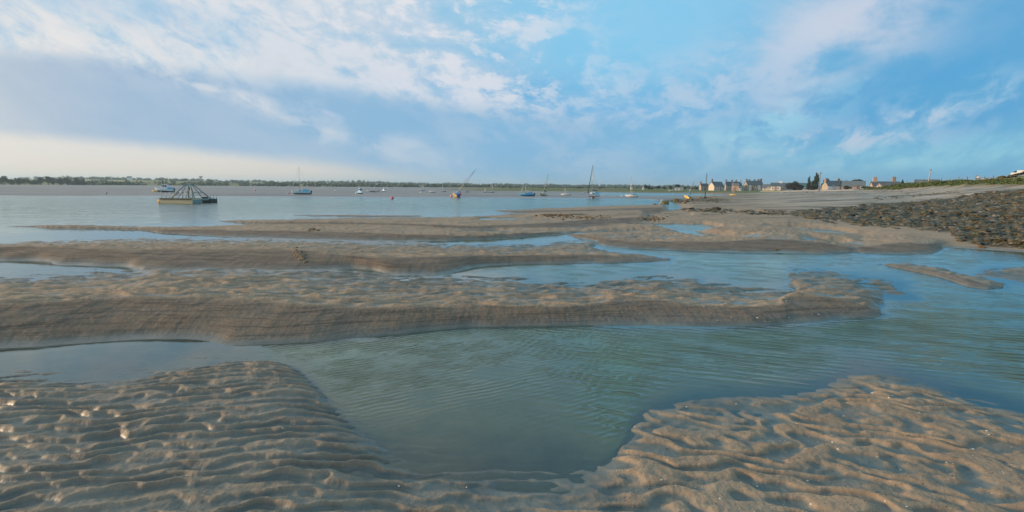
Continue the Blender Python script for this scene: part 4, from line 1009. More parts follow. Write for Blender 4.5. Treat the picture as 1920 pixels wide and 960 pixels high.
# ------------------------------------------------------------------ houses
def house(label, x0, xg, x1, yb, ye, yr, r, wall, roof, gable_front=False, name='house', chim=(), wins=(), door=None, cat='house', theta=None, group='houses of the waterside village', depth_m=None, gable_col=None):
    """x0..xg: left gable seen from the side, xg..x1: front. Heights from picture rows."""
    xc = xg
    p, rt, aw, s = frame_at(xc, yb, r)
    gw, fw = (xg-x0)*s, (x1-xg)*s
    th = math.radians(theta if theta is not None else (32 if gw > .5 else 0))
    W = fw/math.cos(th); Dp = gw/math.sin(th) if gw > .5 else (depth_m or 6.5)
    hz = lambda yy: CAMH-(float(ray(xc, yy)[2])*-1)*0+float(at_r(xc, yy, r)[2])-CAMH
    ze, zr = hz(ye)-p.z, hz(yr)-p.z
    h = rt*math.cos(th)+aw*math.sin(th)             # along the front, to the right and away
    # local x along the front, local y backwards
    M = Matrix.Translation(p) @ Matrix.Rotation(math.atan2(h.y, h.x), 4, 'Z')
    t = thing(name, label, cat, M, group)
    X, Yv, Z = Vector((1, 0, 0)), Vector((0, 1, 0)), Vector((0, 0, 1))
    if not gable_front:
        # ridge along the front
        prof = [(0, -1.2), (Dp, -1.2), (Dp, ze), (Dp/2, zr-.12), (0, ze)]
        MB().prism(prof, W, (Vector((W/2, 0, 0)), Yv, Z, X)).build('wall', wall, t)
        ov = .22; k = (zr-ze)/(Dp/2); th_ = .16
        prof = [(-ov, ze-ov*k+.02), (Dp/2, zr+.02), (Dp+ov, ze-ov*k+.02), (Dp+ov, ze-ov*k+.02+th_), (Dp/2, zr+.02+th_), (-ov, ze-ov*k+.02+th_)]
        rf = MB().prism(prof, W+.3, (Vector((W/2, 0, 0)), Yv, Z, X)).build('roof', roof, t)
        for c in chim:
            cx = min(max(c[0], .03), .97)*W; cw, ch = c[1], c[2]
            cm = MB(); cm.box((cx, Dp/2, zr+ch/2-.3), (cw, .7, ch+.6)); cm.box((cx, Dp/2, zr+ch), (cw+.14, .84, .14))
            cb = cm.build('chimney', c[3] if len(c) > 3 else stone_mat((.22, .17, .14), (.36, .27, .21)), rf)
            for q in (-.25, .25): MB().tube((cx+q*cw, Dp/2, zr+ch+.05), (cx+q*cw, Dp/2, zr+ch+.4), .11, .09, 7).build('chimney_pot', paint((.30, .14, .08), .8), cb)
    else:
        prof = [(0, -1.2), (W, -1.2), (W, ze), (W/2, zr-.12), (0, ze)]
        MB().prism(prof, Dp, (Vector((0, Dp/2, 0)), X, Z, Yv)).build('wall', wall, t)
        ov = .22; k = (zr-ze)/(W/2); th_ = .16
        prof = [(-ov, ze-ov*k+.02), (W/2, zr+.02), (W+ov, ze-ov*k+.02), (W+ov, ze-ov*k+.02+th_), (W/2, zr+.02+th_), (-ov, ze-ov*k+.02+th_)]
        rf = MB().prism(prof, Dp+.2, (Vector((0, Dp/2, 0)), X, Z, Yv)).build('roof', roof, t)
        for c in chim:
            cm = MB(); cm.box((W/2, c[0]*Dp, zr+c[2]/2-.3), (c[1], .7, c[2]+.6)); cm.build('chimney', c[3] if len(c) > 3 else stone_mat((.22, .17, .14), (.36, .27, .21)), rf)
    glass = paint((.025, .035, .045), .15, .8, 0, 0); fr = paint((.74, .76, .76), .5, .5, 0, .1)
    for w_ in wins:                      # (fraction along front, height fraction of eaves, w, h[, frame material])
        fx, fz, ww, wh = w_[:4]; wx, wz = fx*W, fz*ze
        f = MB()
        b_ = .13
        f.box((wx, -.03, wz+wh/2+b_/2), (ww+2*b_, .10, b_)); f.box((wx, -.03, wz-wh/2-b_/2), (ww+2*b_, .14, b_))
        f.box((wx-ww/2-b_/2, -.03, wz), (b_, .10, wh)); f.box((wx+ww/2+b_/2, -.03, wz), (b_, .10, wh)); f.box((wx, -.03, wz), (.06, .08, wh))
        fo = f.build('window', fr, t)
        MB().box((wx, -.008, wz), (ww, .03, wh)).build('pane', w_[4] if len(w_) > 4 else glass, fo)
    if door is not None:
        do = MB().box((door[0]*W, -.04, 1.02), (1.0, .08, 2.05)).build('door', paint(door[1], .5), t)
        MB().ball((door[0]*W+.38, -.10, 1.0), .05).build('handle', paint((.5, .45, .3), .3), do)
    return t, M, W, Dp, ze, zr

def build_village():
    gran = stone_mat((.26, .215, .17), (.44, .37, .29)); gran2 = stone_mat((.22, .20, .175), (.36, .32, .27)); cream = paint((.62, .53, .42), .85, .3, 0, .2); white = paint((.72, .74, .74), .85, .3, 0, .15)
    peach = stone_mat((.42, .27, .19), (.52, .36, .26)); rs, rs2, rt_ = roof_mat(SLATE), roof_mat(SLATE2), roof_mat(TEAL)
    blue_w = paint((.45, .58, .68), .85, .3, 0, .15)
    house('long low white shed on the marsh left of the village', 1265, 1265, 1280, 356, 353.5, 352, 330, white, roof_mat((.35, .34, .33)), name='shed', cat='shed', door=(.8, (.3, .3, .3)), wins=((.3, .55, .8, .5),))
    house('small beige stone house with three windows, left end of the village', 1311, 1314, 1328, 357, 348, 344.5, 332, stone_mat((.40, .30, .22), (.52, .42, .32)), rs, chim=((.02, .8, 1.2),), wins=((.22, .72, .8, 1.2), (.52, .72, .8, 1.2), (.8, .72, .8, 1.2), (.22, .25, .8, 1.2), (.8, .25, .8, 1.2)), door=(.52, (.15, .10, .07)))
    house('white two storey house with cream gable and dark slate roof', 1328, 1338.5, 1357, 357.5, 348.5, 341, 322, cream, rs, chim=((.03, .9, 1.5),), wins=((.18, .72, .8, 1.2), (.42, .72, .8, 1.2), (.68, .72, .8, 1.2), (.9, .72, .8, 1.2), (.18, .27, .8, 1.2), (.42, .27, .8, 1.2), (.9, .27, .8, 1.2)), door=(.68, (.10, .2, .3)))
    house('dark slate roofed stone house behind the pink gable house', 1358, 1361, 1390, 357, 347, 341, 345, gran2, rs, chim=((.03, .8, 1.3), (.42, .8, 1.1), (.68, .8, 1.1), (.96, .8, 1.0, white)), wins=((.15, .7, .8, 1.1), (.8, .7, .8, 1.1)), theta=25)
    house('pink rendered house with grey roof seen below the dark slate house', 1371, 1371, 1385, 358.2, 347.5, 344, 315, peach, rs2, wins=((.85, .3, .6, .8),), door=(.5, (.3, .2, .15)))
    house('white lean-to outbuilding right of the pink rendered house', 1385.5, 1385.5, 1394, 357.5, 353, 350.5, 312, white, rs2, name='outbuilding', cat='outbuilding', wins=((.3, .5, .7, .7),), door=(.75, (.05, .15, .2)), depth_m=4)
    house('long grey stone house with four chimneys and white framed windows', 1394, 1401, 1430, 358, 346.3, 339.5, 318, gran, rs, chim=((.02, .9, 1.0), (.22, .8, .8), (.55, .8, .8), (.80, .8, .9), (.98, .9, 1.2)), theta=22,
          wins=((.18, .76, 1.0, 1.4, white), (.45, .76, .9, 1.2), (.74, .76, 1.2, 1.6, white), (.18, .22, 1.0, 1.3, white), (.5, .22, .8, 1.1), (.78, .22, 1.3, 1.5, white)), door=(.35, (.2, .15, .1)))
    house('low grey roofed annexe with white wall right of the long stone house', 1429, 1429, 1445, 358, 352, 345.8, 312, cream, rs2, name='outbuilding', cat='outbuilding', wins=((.3, .55, .7, .7),), door=(.7, (.5, .5, .5)))
    house('bright white cottage with dark blue slate roof and white chimney', 1444.5, 1444.5, 1463, 358.4, 349, 343, 308, paint((.78, .70, .60), .85, .3, 0, .1), rs, chim=((.97, 1.3, 1.1, white),), wins=((.2, .5, .6, .8), (.75, .5, .6, .8)), door=(.5, (.35, .25, .2)))
    house('stone house with long dark roof half hidden behind the big round bush', 1464, 1464, 1505, 358, 349, 343.2, 330, gran2, rs, wins=((.1, .5, .8, .9),), depth_m=8)
    house('small teal roofed cottage between the round bush and the tall poplars', 1504, 1504, 1516, 358, 350, 343.5, 300, paint((.30, .52, .58), .8), rt_, wins=((.25, .5, .6, .9), (.7, .5, .6, .9)), door=(.5, (.1, .2, .25)))
    house('reddish stone cottage with pointed gable and white painted front windows', 1540, 1551.5, 1577, 357, 348.3, 339.5, 262, gran, rs, chim=((.0, .7, 1.0, peach), (.98, .9, 1.0)), theta=30, wins=((.14, .42, 1.1, 1.5, white), (.32, .5, .5, .8, white), (.55, .72, .7, 1.0, white), (.75, .42, 1.1, 1.5, white)), door=(.42, (.6, .62, .62)))
    house('long barn with plain grey slate roof behind the clipped hedge', 1577.5, 1577.5, 1621, 356, 349, 339.6, 262, gran2, rs2, name='barn', cat='barn', wins=((.85, .6, .8, .6),), depth_m=9, door=(.7, (.15, .1, .08)))
    house('low house with two stone chimneys above the grass bank', 1629, 1636, 1688, 356, 348.3, 340.8, 240, gran, rs, chim=((.12, 1.3, 1.6, peach), (.80, 1.1, 1.7)), theta=18, wins=((.3, .6, .8, .8), (.6, .6, .8, .8)))
    house('pink gabled porch wing in front of the house with two stone chimneys', 1640, 1640, 1655.5, 354, 351.5, 343.8, 225, paint((.60, .38, .30), .85), roof_mat((.34, .30, .27)), True, name='outbuilding', cat='outbuilding', wins=((.5, .9, .7, .9),), depth_m=5)
    house('barn with only its dark slate roof above the bank, beside a leaning pole', 1714, 1714, 1760, 350, 344.5, 337.2, 215, gran2, rs, name='barn', cat='barn', wins=((.2, .5, .5, .4),), depth_m=9)
    house('long white bungalow with grey roof beyond the bank at right', 1830, 1830, 1871, 342, 337, 334.2, 230, white, roof_mat((.12, .14, .16)), name='bungalow', chim=((.02, .6, .6, white),), wins=((.3, .8, .8, .5), (.6, .8, .8, .5)))
    # camper on the bank, right edge
    p, rt, aw, s = frame_at(1914, 340, 215); zt = float(at_r(1914, 338.3, 215)[2]); p.z = max(p.z, zt-.1)
    t = thing('camper_van', 'white camper van with rounded cab parked on the grass bank at the right edge', 'camper van', base_matrix(p, rt, aw, 180) @ Matrix.Scale(.85, 4), None)
    k = s; wv = paint((.74, .75, .74), .4)
    b = MB(); taper_box(b, -2.6, 1.4, 2.0, 2.0, .35, 2.1, .08, .1, .92); b.build('body', wv, t)
    b = MB(); taper_box(b, 1.38, 3.1, 1.9, 1.7, .35, 1.35, 0, .5, .9); cb = b.build('cab', wv, t)
    b = MB(); taper_box(b, 1.3, 2.4, 1.8, 1.6, 1.34, 1.95, 0, .7, .8); b.build('windscreen', paint((.03, .04, .05), .2), cb)
    for sy in (-1, 1):
        for q in (-1.5, 2.1):
            MB().tube((q, sy*.85, .36), (q, sy*1.02, .36), .36, .36, 14).build('wheel', paint((.02, .02, .02), .7), t)
        MB().box((-.6, sy*1.0, 1.45), (1.1, .03, .55)).build('window', paint((.03, .04, .05), .2), t)

# ------------------------------------------------------------------ trees and bushes
def leaves(lobes, n, size, seed, flat=1.0):
    """leaf clumps through a set of ellipsoid lobes (x,y,z,rx,ry,rz)"""
    R = np.random.RandomState(seed); vol = np.array([l[3]*l[4]*l[5] for l in lobes])**(2/3.); pr = vol/vol.sum()
    k = R.choice(len(lobes), n, p=pr); L = np.array(lobes)[k]
    d = R.normal(size=(n, 3)); d /= np.linalg.norm(d, axis=1)[:, None]
    rad = R.rand(n)**.33*(.80+.28*R.rand(n)); c = L[:, :3]+d*L[:, 3:]*rad[:, None]
    a = R.normal(size=(n, 3)); a /= np.linalg.norm(a, axis=1)[:, None]; b = np.cross(a, d+.3*R.normal(size=(n, 3))); b /= np.maximum(np.linalg.norm(b, axis=1), 1e-6)[:, None]
    sz = size*(.5+R.rand(n))[:, None]
    V = np.stack([c-a*sz-b*sz*.6, c+a*sz-b*sz*.7, c+a*sz*.9+b*sz*.6, c-a*sz*.8+b*sz*.7], 1).reshape(-1, 3)
    return V
def quad_obj(name, V, mat, parent=None):
    n = len(V)//4; me = bpy.data.meshes.new(name); me.vertices.add(len(V)); me.vertices.foreach_set('co', V.astype(np.float32).reshape(-1))
    me.loops.add(4*n); me.loops.foreach_set('vertex_index', np.arange(4*n, dtype=np.int32)); me.polygons.add(n)
    me.polygons.foreach_set('loop_start', np.arange(0, 4*n, 4, dtype=np.int32)); me.polygons.foreach_set('loop_total', np.full(n, 4, np.int32)); me.update(calc_edges=True)
    me.materials.append(mat); o = bpy.data.objects.new(name, me); COL.objects.link(o)
    if parent is not None: o.parent = parent
    return o
GREEN = lambda: leaf_mat((.020, .036, .014), (.065, .085, .030))
DARK = lambda: leaf_mat((.016, .024, .014), (.042, .052, .026))
def tree(label, px, yb, yt, wpx, r, kind='round', mat=None, seed=1, name='tree', cat='tree', group=None, n=900, lobes=None):
    p, rt, aw, s = frame_at(px, yb, r)
    zt = float(at_r(px, yt, r)[2]); H = max(zt-p.z, .8); W = wpx*s
    R = random.Random(seed)
    M = Matrix.Translation(p) @ Matrix.Rotation(math.atan2(rt.y, rt.x), 4, 'Z')
    t = thing(name, label, cat, M, group)
    lb = []
    if kind == 'round':
        for i in range(9):
            a = R.uniform(0, 6.28); q = R.uniform(.0, .30); lb.append((math.cos(a)*W*q, math.sin(a)*W*q, H*R.uniform(.34, .76), W*R.uniform(.19, .30), W*R.uniform(.19, .28), H*R.uniform(.18, .26)))
    elif kind == 'bush':
        for i in range(12):
            a = R.uniform(0, 6.28); q = R.uniform(.0, .34); lb.append((math.cos(a)*W*q, math.sin(a)*W*.3*q, H*R.uniform(.25, .62)*(1-q*.5), W*R.uniform(.14, .24), W*R.uniform(.12, .2), H*R.uniform(.24, .36)))
    elif kind == 'poplar':
        for i in range(9):
            f = i/8; lb.append((W*R.uniform(-.12, .12)+(lobes or 0)*W*(f-.4), W*R.uniform(-.1, .1), H*(.14+.74*f), W*(.40*(1-f)**.6+.10), W*.3*(1-f*.6), H*.13))
    elif kind == 'conifer':
        for i in range(8):
            f = i/7; lb.append((0, 0, H*(.15+.78*f), W*(.46*(1-f)+.04), W*(.46*(1-f)+.04), H*.07))
    elif kind == 'wind':
        for i in range(8):
            f = i/7; lb.append((W*(-.42+.84*f), W*R.uniform(-.1, .1), H*(.42+.42*f+R.uniform(-.08, .05)), W*R.uniform(.10, .17), W*.14, H*R.uniform(.10, .17)))
    tr = MB(); tw = max(.10, W*.035)
    tr.tube((0, 0, -.4), (0, 0, H*.45), tw, tw*.6, 7)
    if kind in ('round', 'wind'):
        for l in lb[:6]: tr.tube((0, 0, H*.33), (l[0]*.8, l[1]*.8, l[2]), tw*.45, tw*.15, 5)
    else: tr.tube((0, 0, H*.45), (lb[-1][0]*.8, 0, H*.85), tw*.6, tw*.2, 6)
    tr.build('trunk', paint((.075, .055, .040), .9), t)
    vl = leaves(lb, int(n*2.2), max(.10, min(W, H)*.034), seed); quad_obj('crown', vl, mat or GREEN(), t)
    return t
def build_trees():
    g1 = 'trees around the village'
    tree('big dark round bush between the white cottage and the poplars', 1490, 358.5, 338, 38, 292, 'bush', leaf_mat((.022, .024, .014), (.060, .055, .028)), 3, 'bush', 'bush', g1, 2600)
    tree('slim pointed poplar left of the tallest tree in the village', 1515.5, 358, 329, 10, 286, 'poplar', GREEN(), 4, 'poplar_tree', 'tree', g1, 900)
    tree('tallest village tree, a ragged poplar beside the telegraph pole', 1527, 358, 323, 19, 284, 'poplar', GREEN(), 5, 'poplar_tree', 'tree', g1, 1700, .32)
    tree('dark shrub with reddish leaves at the foot of the tallest poplar', 1521, 358.5, 346, 22, 276, 'bush', leaf_mat((.030, .022, .016), (.060, .045, .026)), 6, 'shrub', 'shrub', g1, 1100)
    tree('broad dark tree behind the reddish stone cottage', 1549, 356, 334, 24, 285, 'round', DARK(), 7, 'tree', 'tree', g1, 1200)
    tree('small tree top showing behind the chimney of the stone cottage', 1577, 355, 335.5, 10, 290, 'round', DARK(), 8, 'tree', 'tree', g1, 500)
    tree('wind shaped dark tree behind the long grey barn roof', 1609, 355, 332.5, 26, 290, 'round', DARK(), 9, 'tree', 'tree', g1, 1400)
    tree('clipped rounded hedge bush in front of the long grey barn', 1587, 356.5, 346.5, 21, 240, 'bush', leaf_mat((.030, .030, .016), (.070, .062, .030)), 10, 'bush', 'bush', g1, 1100)
    tree('low dark hedge running right from the clipped hedge bush', 1624, 354.5, 348.5, 26, 235, 'bush', GREEN(), 11, 'hedge', 'hedge', g1, 900)
    tree('small dark fir tree right of the house with two stone chimneys', 1691, 352, 336.5, 9, 225, 'conifer', DARK(), 12, 'fir_tree', 'tree', g1, 600)
    tree('rounded olive bush at the end of the white bungalow', 1875, 341, 332.5, 24, 128, 'bush', leaf_mat((.06, .07, .02), (.13, .12, .045)), 13, 'bush', 'bush', g1, 1200)
    tree('dark wind swept pine near the camper van at the right edge', 1903, 341, 323.5, 26, 128, 'wind', DARK(), 14, 'pine_tree', 'tree', g1, 1600)
    tree('bare pale shrub left of the wind swept pine', 1888, 341, 329, 8, 129, 'wind', leaf_mat((.14, .17, .17), (.22, .25, .24)), 15, 'shrub', 'shrub', g1, 260)
    tree('low dark scrub on the skyline between the leaning pole and the bungalow', 1789, 345, 336.5, 20, 180, 'bush', DARK(), 16, 'bush', 'bush', g1, 800)
    tree('tiny round tree far behind the bank right of the wind shaped tree', 1586, 355, 336.5, 8, 300, 'round', DARK(), 17, 'tree', 'tree', g1, 300)
    # trees along the marsh left of the village
    for i, (px, yt, w, lab) in enumerate([(1211, 344.5, 10, 'dark twin topped tree, first tree at the left end of the village shore'), (1217, 345, 5, 'narrow dark tree just right of the twin topped tree'),
            (1233, 347, 16, 'dark round tree left of the long low white shed'), (1222, 351, 10, 'low dark thicket between the narrow tree and the round tree'), (1246, 350, 12, 'low dark tree group right of the round tree'), (1258, 348, 9, 'small dark tree between low thickets left of the shed'),
            (1271, 344.5, 15, 'rounded tree directly behind the long low white shed'), (1284, 349, 11, 'dark tree right behind the end of the white shed'), (1296, 350.5, 14, 'low dark hedge trees behind the yellow sailing boat mast'), (1306, 350, 10, 'dark low tree touching the left end of the beige house'),
            (1180, 354, 9, 'little dark bush left of the small white gabled hut')]):
        tree(lab, px, 357.5, yt, w, 360, 'round' if w > 6 else 'poplar', DARK(), 30+i, 'tree', 'tree', 'trees along the marsh shore', 420)
    for i, (px, w, yt, lab) in enumerate([(942, 5, 353.4, 'smallest dark bush on the salt marsh'), (958, 10, 352.8, 'round dark bush on the salt marsh left of the cream boat mast'), (1018, 30, 351.5, 'wide dark thicket on the marsh behind the cream boat'), (1087, 23, 350.5, 'wide dark thicket on the marsh left of the tall white yacht'), (1124, 9, 351.5, 'dark bush on the marsh just right of the tall white yacht')]):
        tree(lab, px, 356.5, yt, w, 520, 'bush', leaf_mat((.022, .028, .012), (.05, .05, .022)), 50+i, 'marsh_bush', 'bush', 'bushes on the salt marsh', 500)
    # the near wood at the far left: tree beside tree
    for k in range(15):
        px = -30+k*13.2+rnd.uniform(-3, 3); yt = [330.5, 333.5, 329.5, 328, 332, 330, 332.5, 333, 329.5, 329, 330.5, 329.2, 331, 329, 332][k]
        lab = 'far left shore tree, %s' % ['cut by the left edge of the picture', 'just inside the left edge of the picture', 'with a low crown near the left edge', 'with the tallest crown near the left edge', 'second broad crown from the left gap', 'between two taller crowns', 'with a flat low crown', 'with a wide low crown in the middle of the wood', 'with a high domed crown in the middle of the wood', 'beside the high domed crown', 'right of the middle of the wood', 'with the domed crown left of the lone end tree', 'low one before the end tree', 'the last tall one at the right end of the wood', 'small one ending the wood where the low hill begins'][k]
        tree(lab, px, 341.5, yt, 25 if k < 14 else 14, 640, 'bush' if k % 3 else 'round', leaf_mat((.030, .042, .024), (.075, .090, .045)), 70+k, 'tree', 'tree', 'trees of the wood at the far left shore', 520)
    tree('rounded far tree standing above the hedge line right of centre-left boats', 768, 351, 343.6, 11, 760, 'round', DARK(), 95, 'tree', 'tree', None, 300)
    tree('pair of pointed far poplars above the hedge line left of the heeled blue boat', 813, 351, 343.4, 13, 760, 'poplar', DARK(), 96, 'tree', 'tree', None, 400)
    tree('broad far tree above the hedge line behind the heeled blue boat mast', 872, 351.5, 344, 12, 760, 'round', DARK(), 97, 'tree', 'tree', None, 300)

def build_woodland():
    """hedges and woods on the far hills, read as one mass"""
    R = np.random.RandomState(5); V = []
    rows = [(660, 140, 1300, 1.6, 3.0, 5), (780, 120, 1330, 1.0, 3.0, 4.5), (960, -200, 1400, .5, 3.4, 4.6), (1120, 120, 1500, .6, 3.6, 5), (1300, 120, 1600, 1.1, 5.0, 5), (1700, -300, 1900, 1.0, 5.5, 5.5), (2300, 500, 1900, 1.0, 6.5, 6)]
    for r, x0, x1, dens, hh, w in rows:
        a0, a1 = float(azr(*at_z(x0, 420))[0]), float(azr(*at_z(x1, 420))[0]); n = int((a1-a0)*r/4.0*dens)
        for i in range(n):
            az = R.uniform(a0, a1); rr = r*(1+.05*math.sin(az*9+r)+R.normal()*.012)
            g = fbm(np.array([az*r*.012]), np.array([r*.01]), 5, 3)[0]
            if g < -.5 and R.rand() < .6: continue
            px = project(np.array([math.sin(az)*rr]), np.array([math.cos(az)*rr]), np.array([2.0]))[0][0]
            if r < 700 and (px > 980): hs = .35
            elif r < 900 and px > 930: hs = .45
            else: hs = 1.0
            h = hh*hs*(.55+.8*max(0, g+.3)+R.rand()*.45); V.append((az, rr, h, w*(.6+R.rand())))
    A = np.array(V); x = np.sin(A[:, 0])*A[:, 1]; y = np.cos(A[:, 0])*A[:, 1]; z = terrain(x, y)[0]
    out = []
    for i in range(len(A)):
        h, w = A[i, 2], A[i, 3]
        if z[i] < .2: continue
        out.append((x[i], y[i], z[i]+h*.42, w*.75, w*.75, h*.58))
    VV = leaves(out, min(int(len(out)*30), 190000), 1.0, 77)
    o = quad_obj('far_woodland', VV, leaf_mat((.040, .058, .030), (.11, .135, .060)))
    tag(o, 'hedges and woods merged along the low hills across the estuary', 'woodland', None, 'stuff')
def bank_scrub():
    R = np.random.RandomState(8); px = R.uniform(1560, 1935, 520); r = np.interp(px, [1560, 1640, 1700, 1800, 1920], [214, 185, 158, 130, 111])+R.normal(size=520)*4+1
    d = ray(px, np.full(520, 350.0)); h = np.hypot(d[:, 0], d[:, 1]); x, y = d[:, 0]/h*r, d[:, 1]/h*r; z = terrain(x, y)[0]
    g = R.rand(520); lb = [(x[i], y[i], z[i]+.05, .5+g[i]*1.4, .5+g[i]*1.4, .15+.38*R.rand()*g[i]**2) for i in range(520) if z[i] > 2.2]
    o = quad_obj('bank_scrub', leaves(lb, 30000, .10, 12), leaf_mat((.045, .070, .018), (.10, .125, .035))); tag(o, 'rough green grass and scrub growing along the top of the bank', 'scrub', None, 'stuff')
def far_houses():
    white = paint((.74, .74, .72), .85); sl = roof_mat((.16, .13, .13))
    labs = [(243, 333.5, 'white farmhouse on the far hill, leftmost of the far houses'), (260, 336, 'pale farmhouse below the ridge right of the leftmost far house'), (405, 340, 'pale far house right of the water tower'), (438, 340.5, 'small pale far house on the ridge left of the blue covered boat mast'),
            (560, 346, 'pale far house behind the sailing boat mast'), (706, 348.5, 'pale far house above the dark masted boat cluster'), (862, 349, 'pale far house behind the heeled mast'), (884, 348.5, 'first of two pale far houses right of the heeled mast'), (898, 348.3, 'second of two pale far houses right of the heeled mast'), (926, 349.5, 'pale far house above the white cabin boat')]
    for px, y, lab in labs:
        r = 1150; p, rt, aw, s = frame_at(px, y, r); z = float(at_r(px, y+1.6, r)[2]); z = max(z, p.z)
        M = base_matrix(Vector((p.x, p.y, z)), rt, aw, rnd.uniform(-25, 25)) @ Matrix.Scale(.68, 4)
        t = thing('farmhouse', lab, 'farmhouse', M, 'pale houses on the far hills')
        MB().prism([(-3.5, -10), (3.5, -10), (3.5, 3.2), (0, 5.9), (-3.5, 3.2)], 10, (Vector((0, 0, 0)), Vector((0, 1, 0)), Vector((0, 0, 1)), Vector((1, 0, 0)))).build('wall', white, t)
        MB().prism([(-4, 3.0), (0, 6.1), (4, 3.0), (4, 3.3), (0, 6.4), (-4, 3.3)], 10.5, (Vector((0, 0, 0)), Vector((0, 1, 0)), Vector((0, 0, 1)), Vector((1, 0, 0)))).build('roof', sl, t)
    # little white gabled huts on the marsh shore
    for px, lab in ((1184, 'small white gabled hut on the marsh shore, left of the twin topped tree'), (1206, 'white gable end hut just left of the twin topped tree')):
        p, rt, aw, s = frame_at(px, 357, 350); t = thing('hut', lab, 'hut', base_matrix(p, rt, aw, 5), None)
        w = 3.4*s/2*2; MB().prism([(-w/2, -1), (w/2, -1), (w/2, 1.4), (0, 2.6), (-w/2, 1.4)], 4, (Vector((0, 2, 0)), Vector((1, 0, 0)), Vector((0, 0, 1)), Vector((0, 1, 0)))).build('wall', white, t)
        MB().prism([(-w/2-.2, 1.3), (0, 2.7), (w/2+.2, 1.3), (w/2+.2, 1.45), (0, 2.85), (-w/2-.2, 1.45)], 4.2, (Vector((0, 2, 0)), Vector((1, 0, 0)), Vector((0, 0, 1)), Vector((0, 1, 0)))).build('roof', sl, t)
    # water tower
    r = 1500; p, rt, aw, s = frame_at(377, 340, r); zt = float(at_r(377, 330.5, r)[2])
    t = thing('water_tower', 'funnel shaped water tower on the hill behind the pontoon', 'water tower', Matrix.Translation(p))
    H = zt-p.z; conc = paint((.30, .27, .25), .9)
    MB().tube((0, 0, -2), (0, 0, H*.72), 1.6, 1.6, 16).build('shaft', conc, t)
    m = MB(); m.tube((0, 0, H*.66), (0, 0, H*.95), 1.7, 4.6, 20); m.tube((0, 0, H*.95), (0, 0, H), 4.9, 4.7, 20); m.build('tank', conc, t)

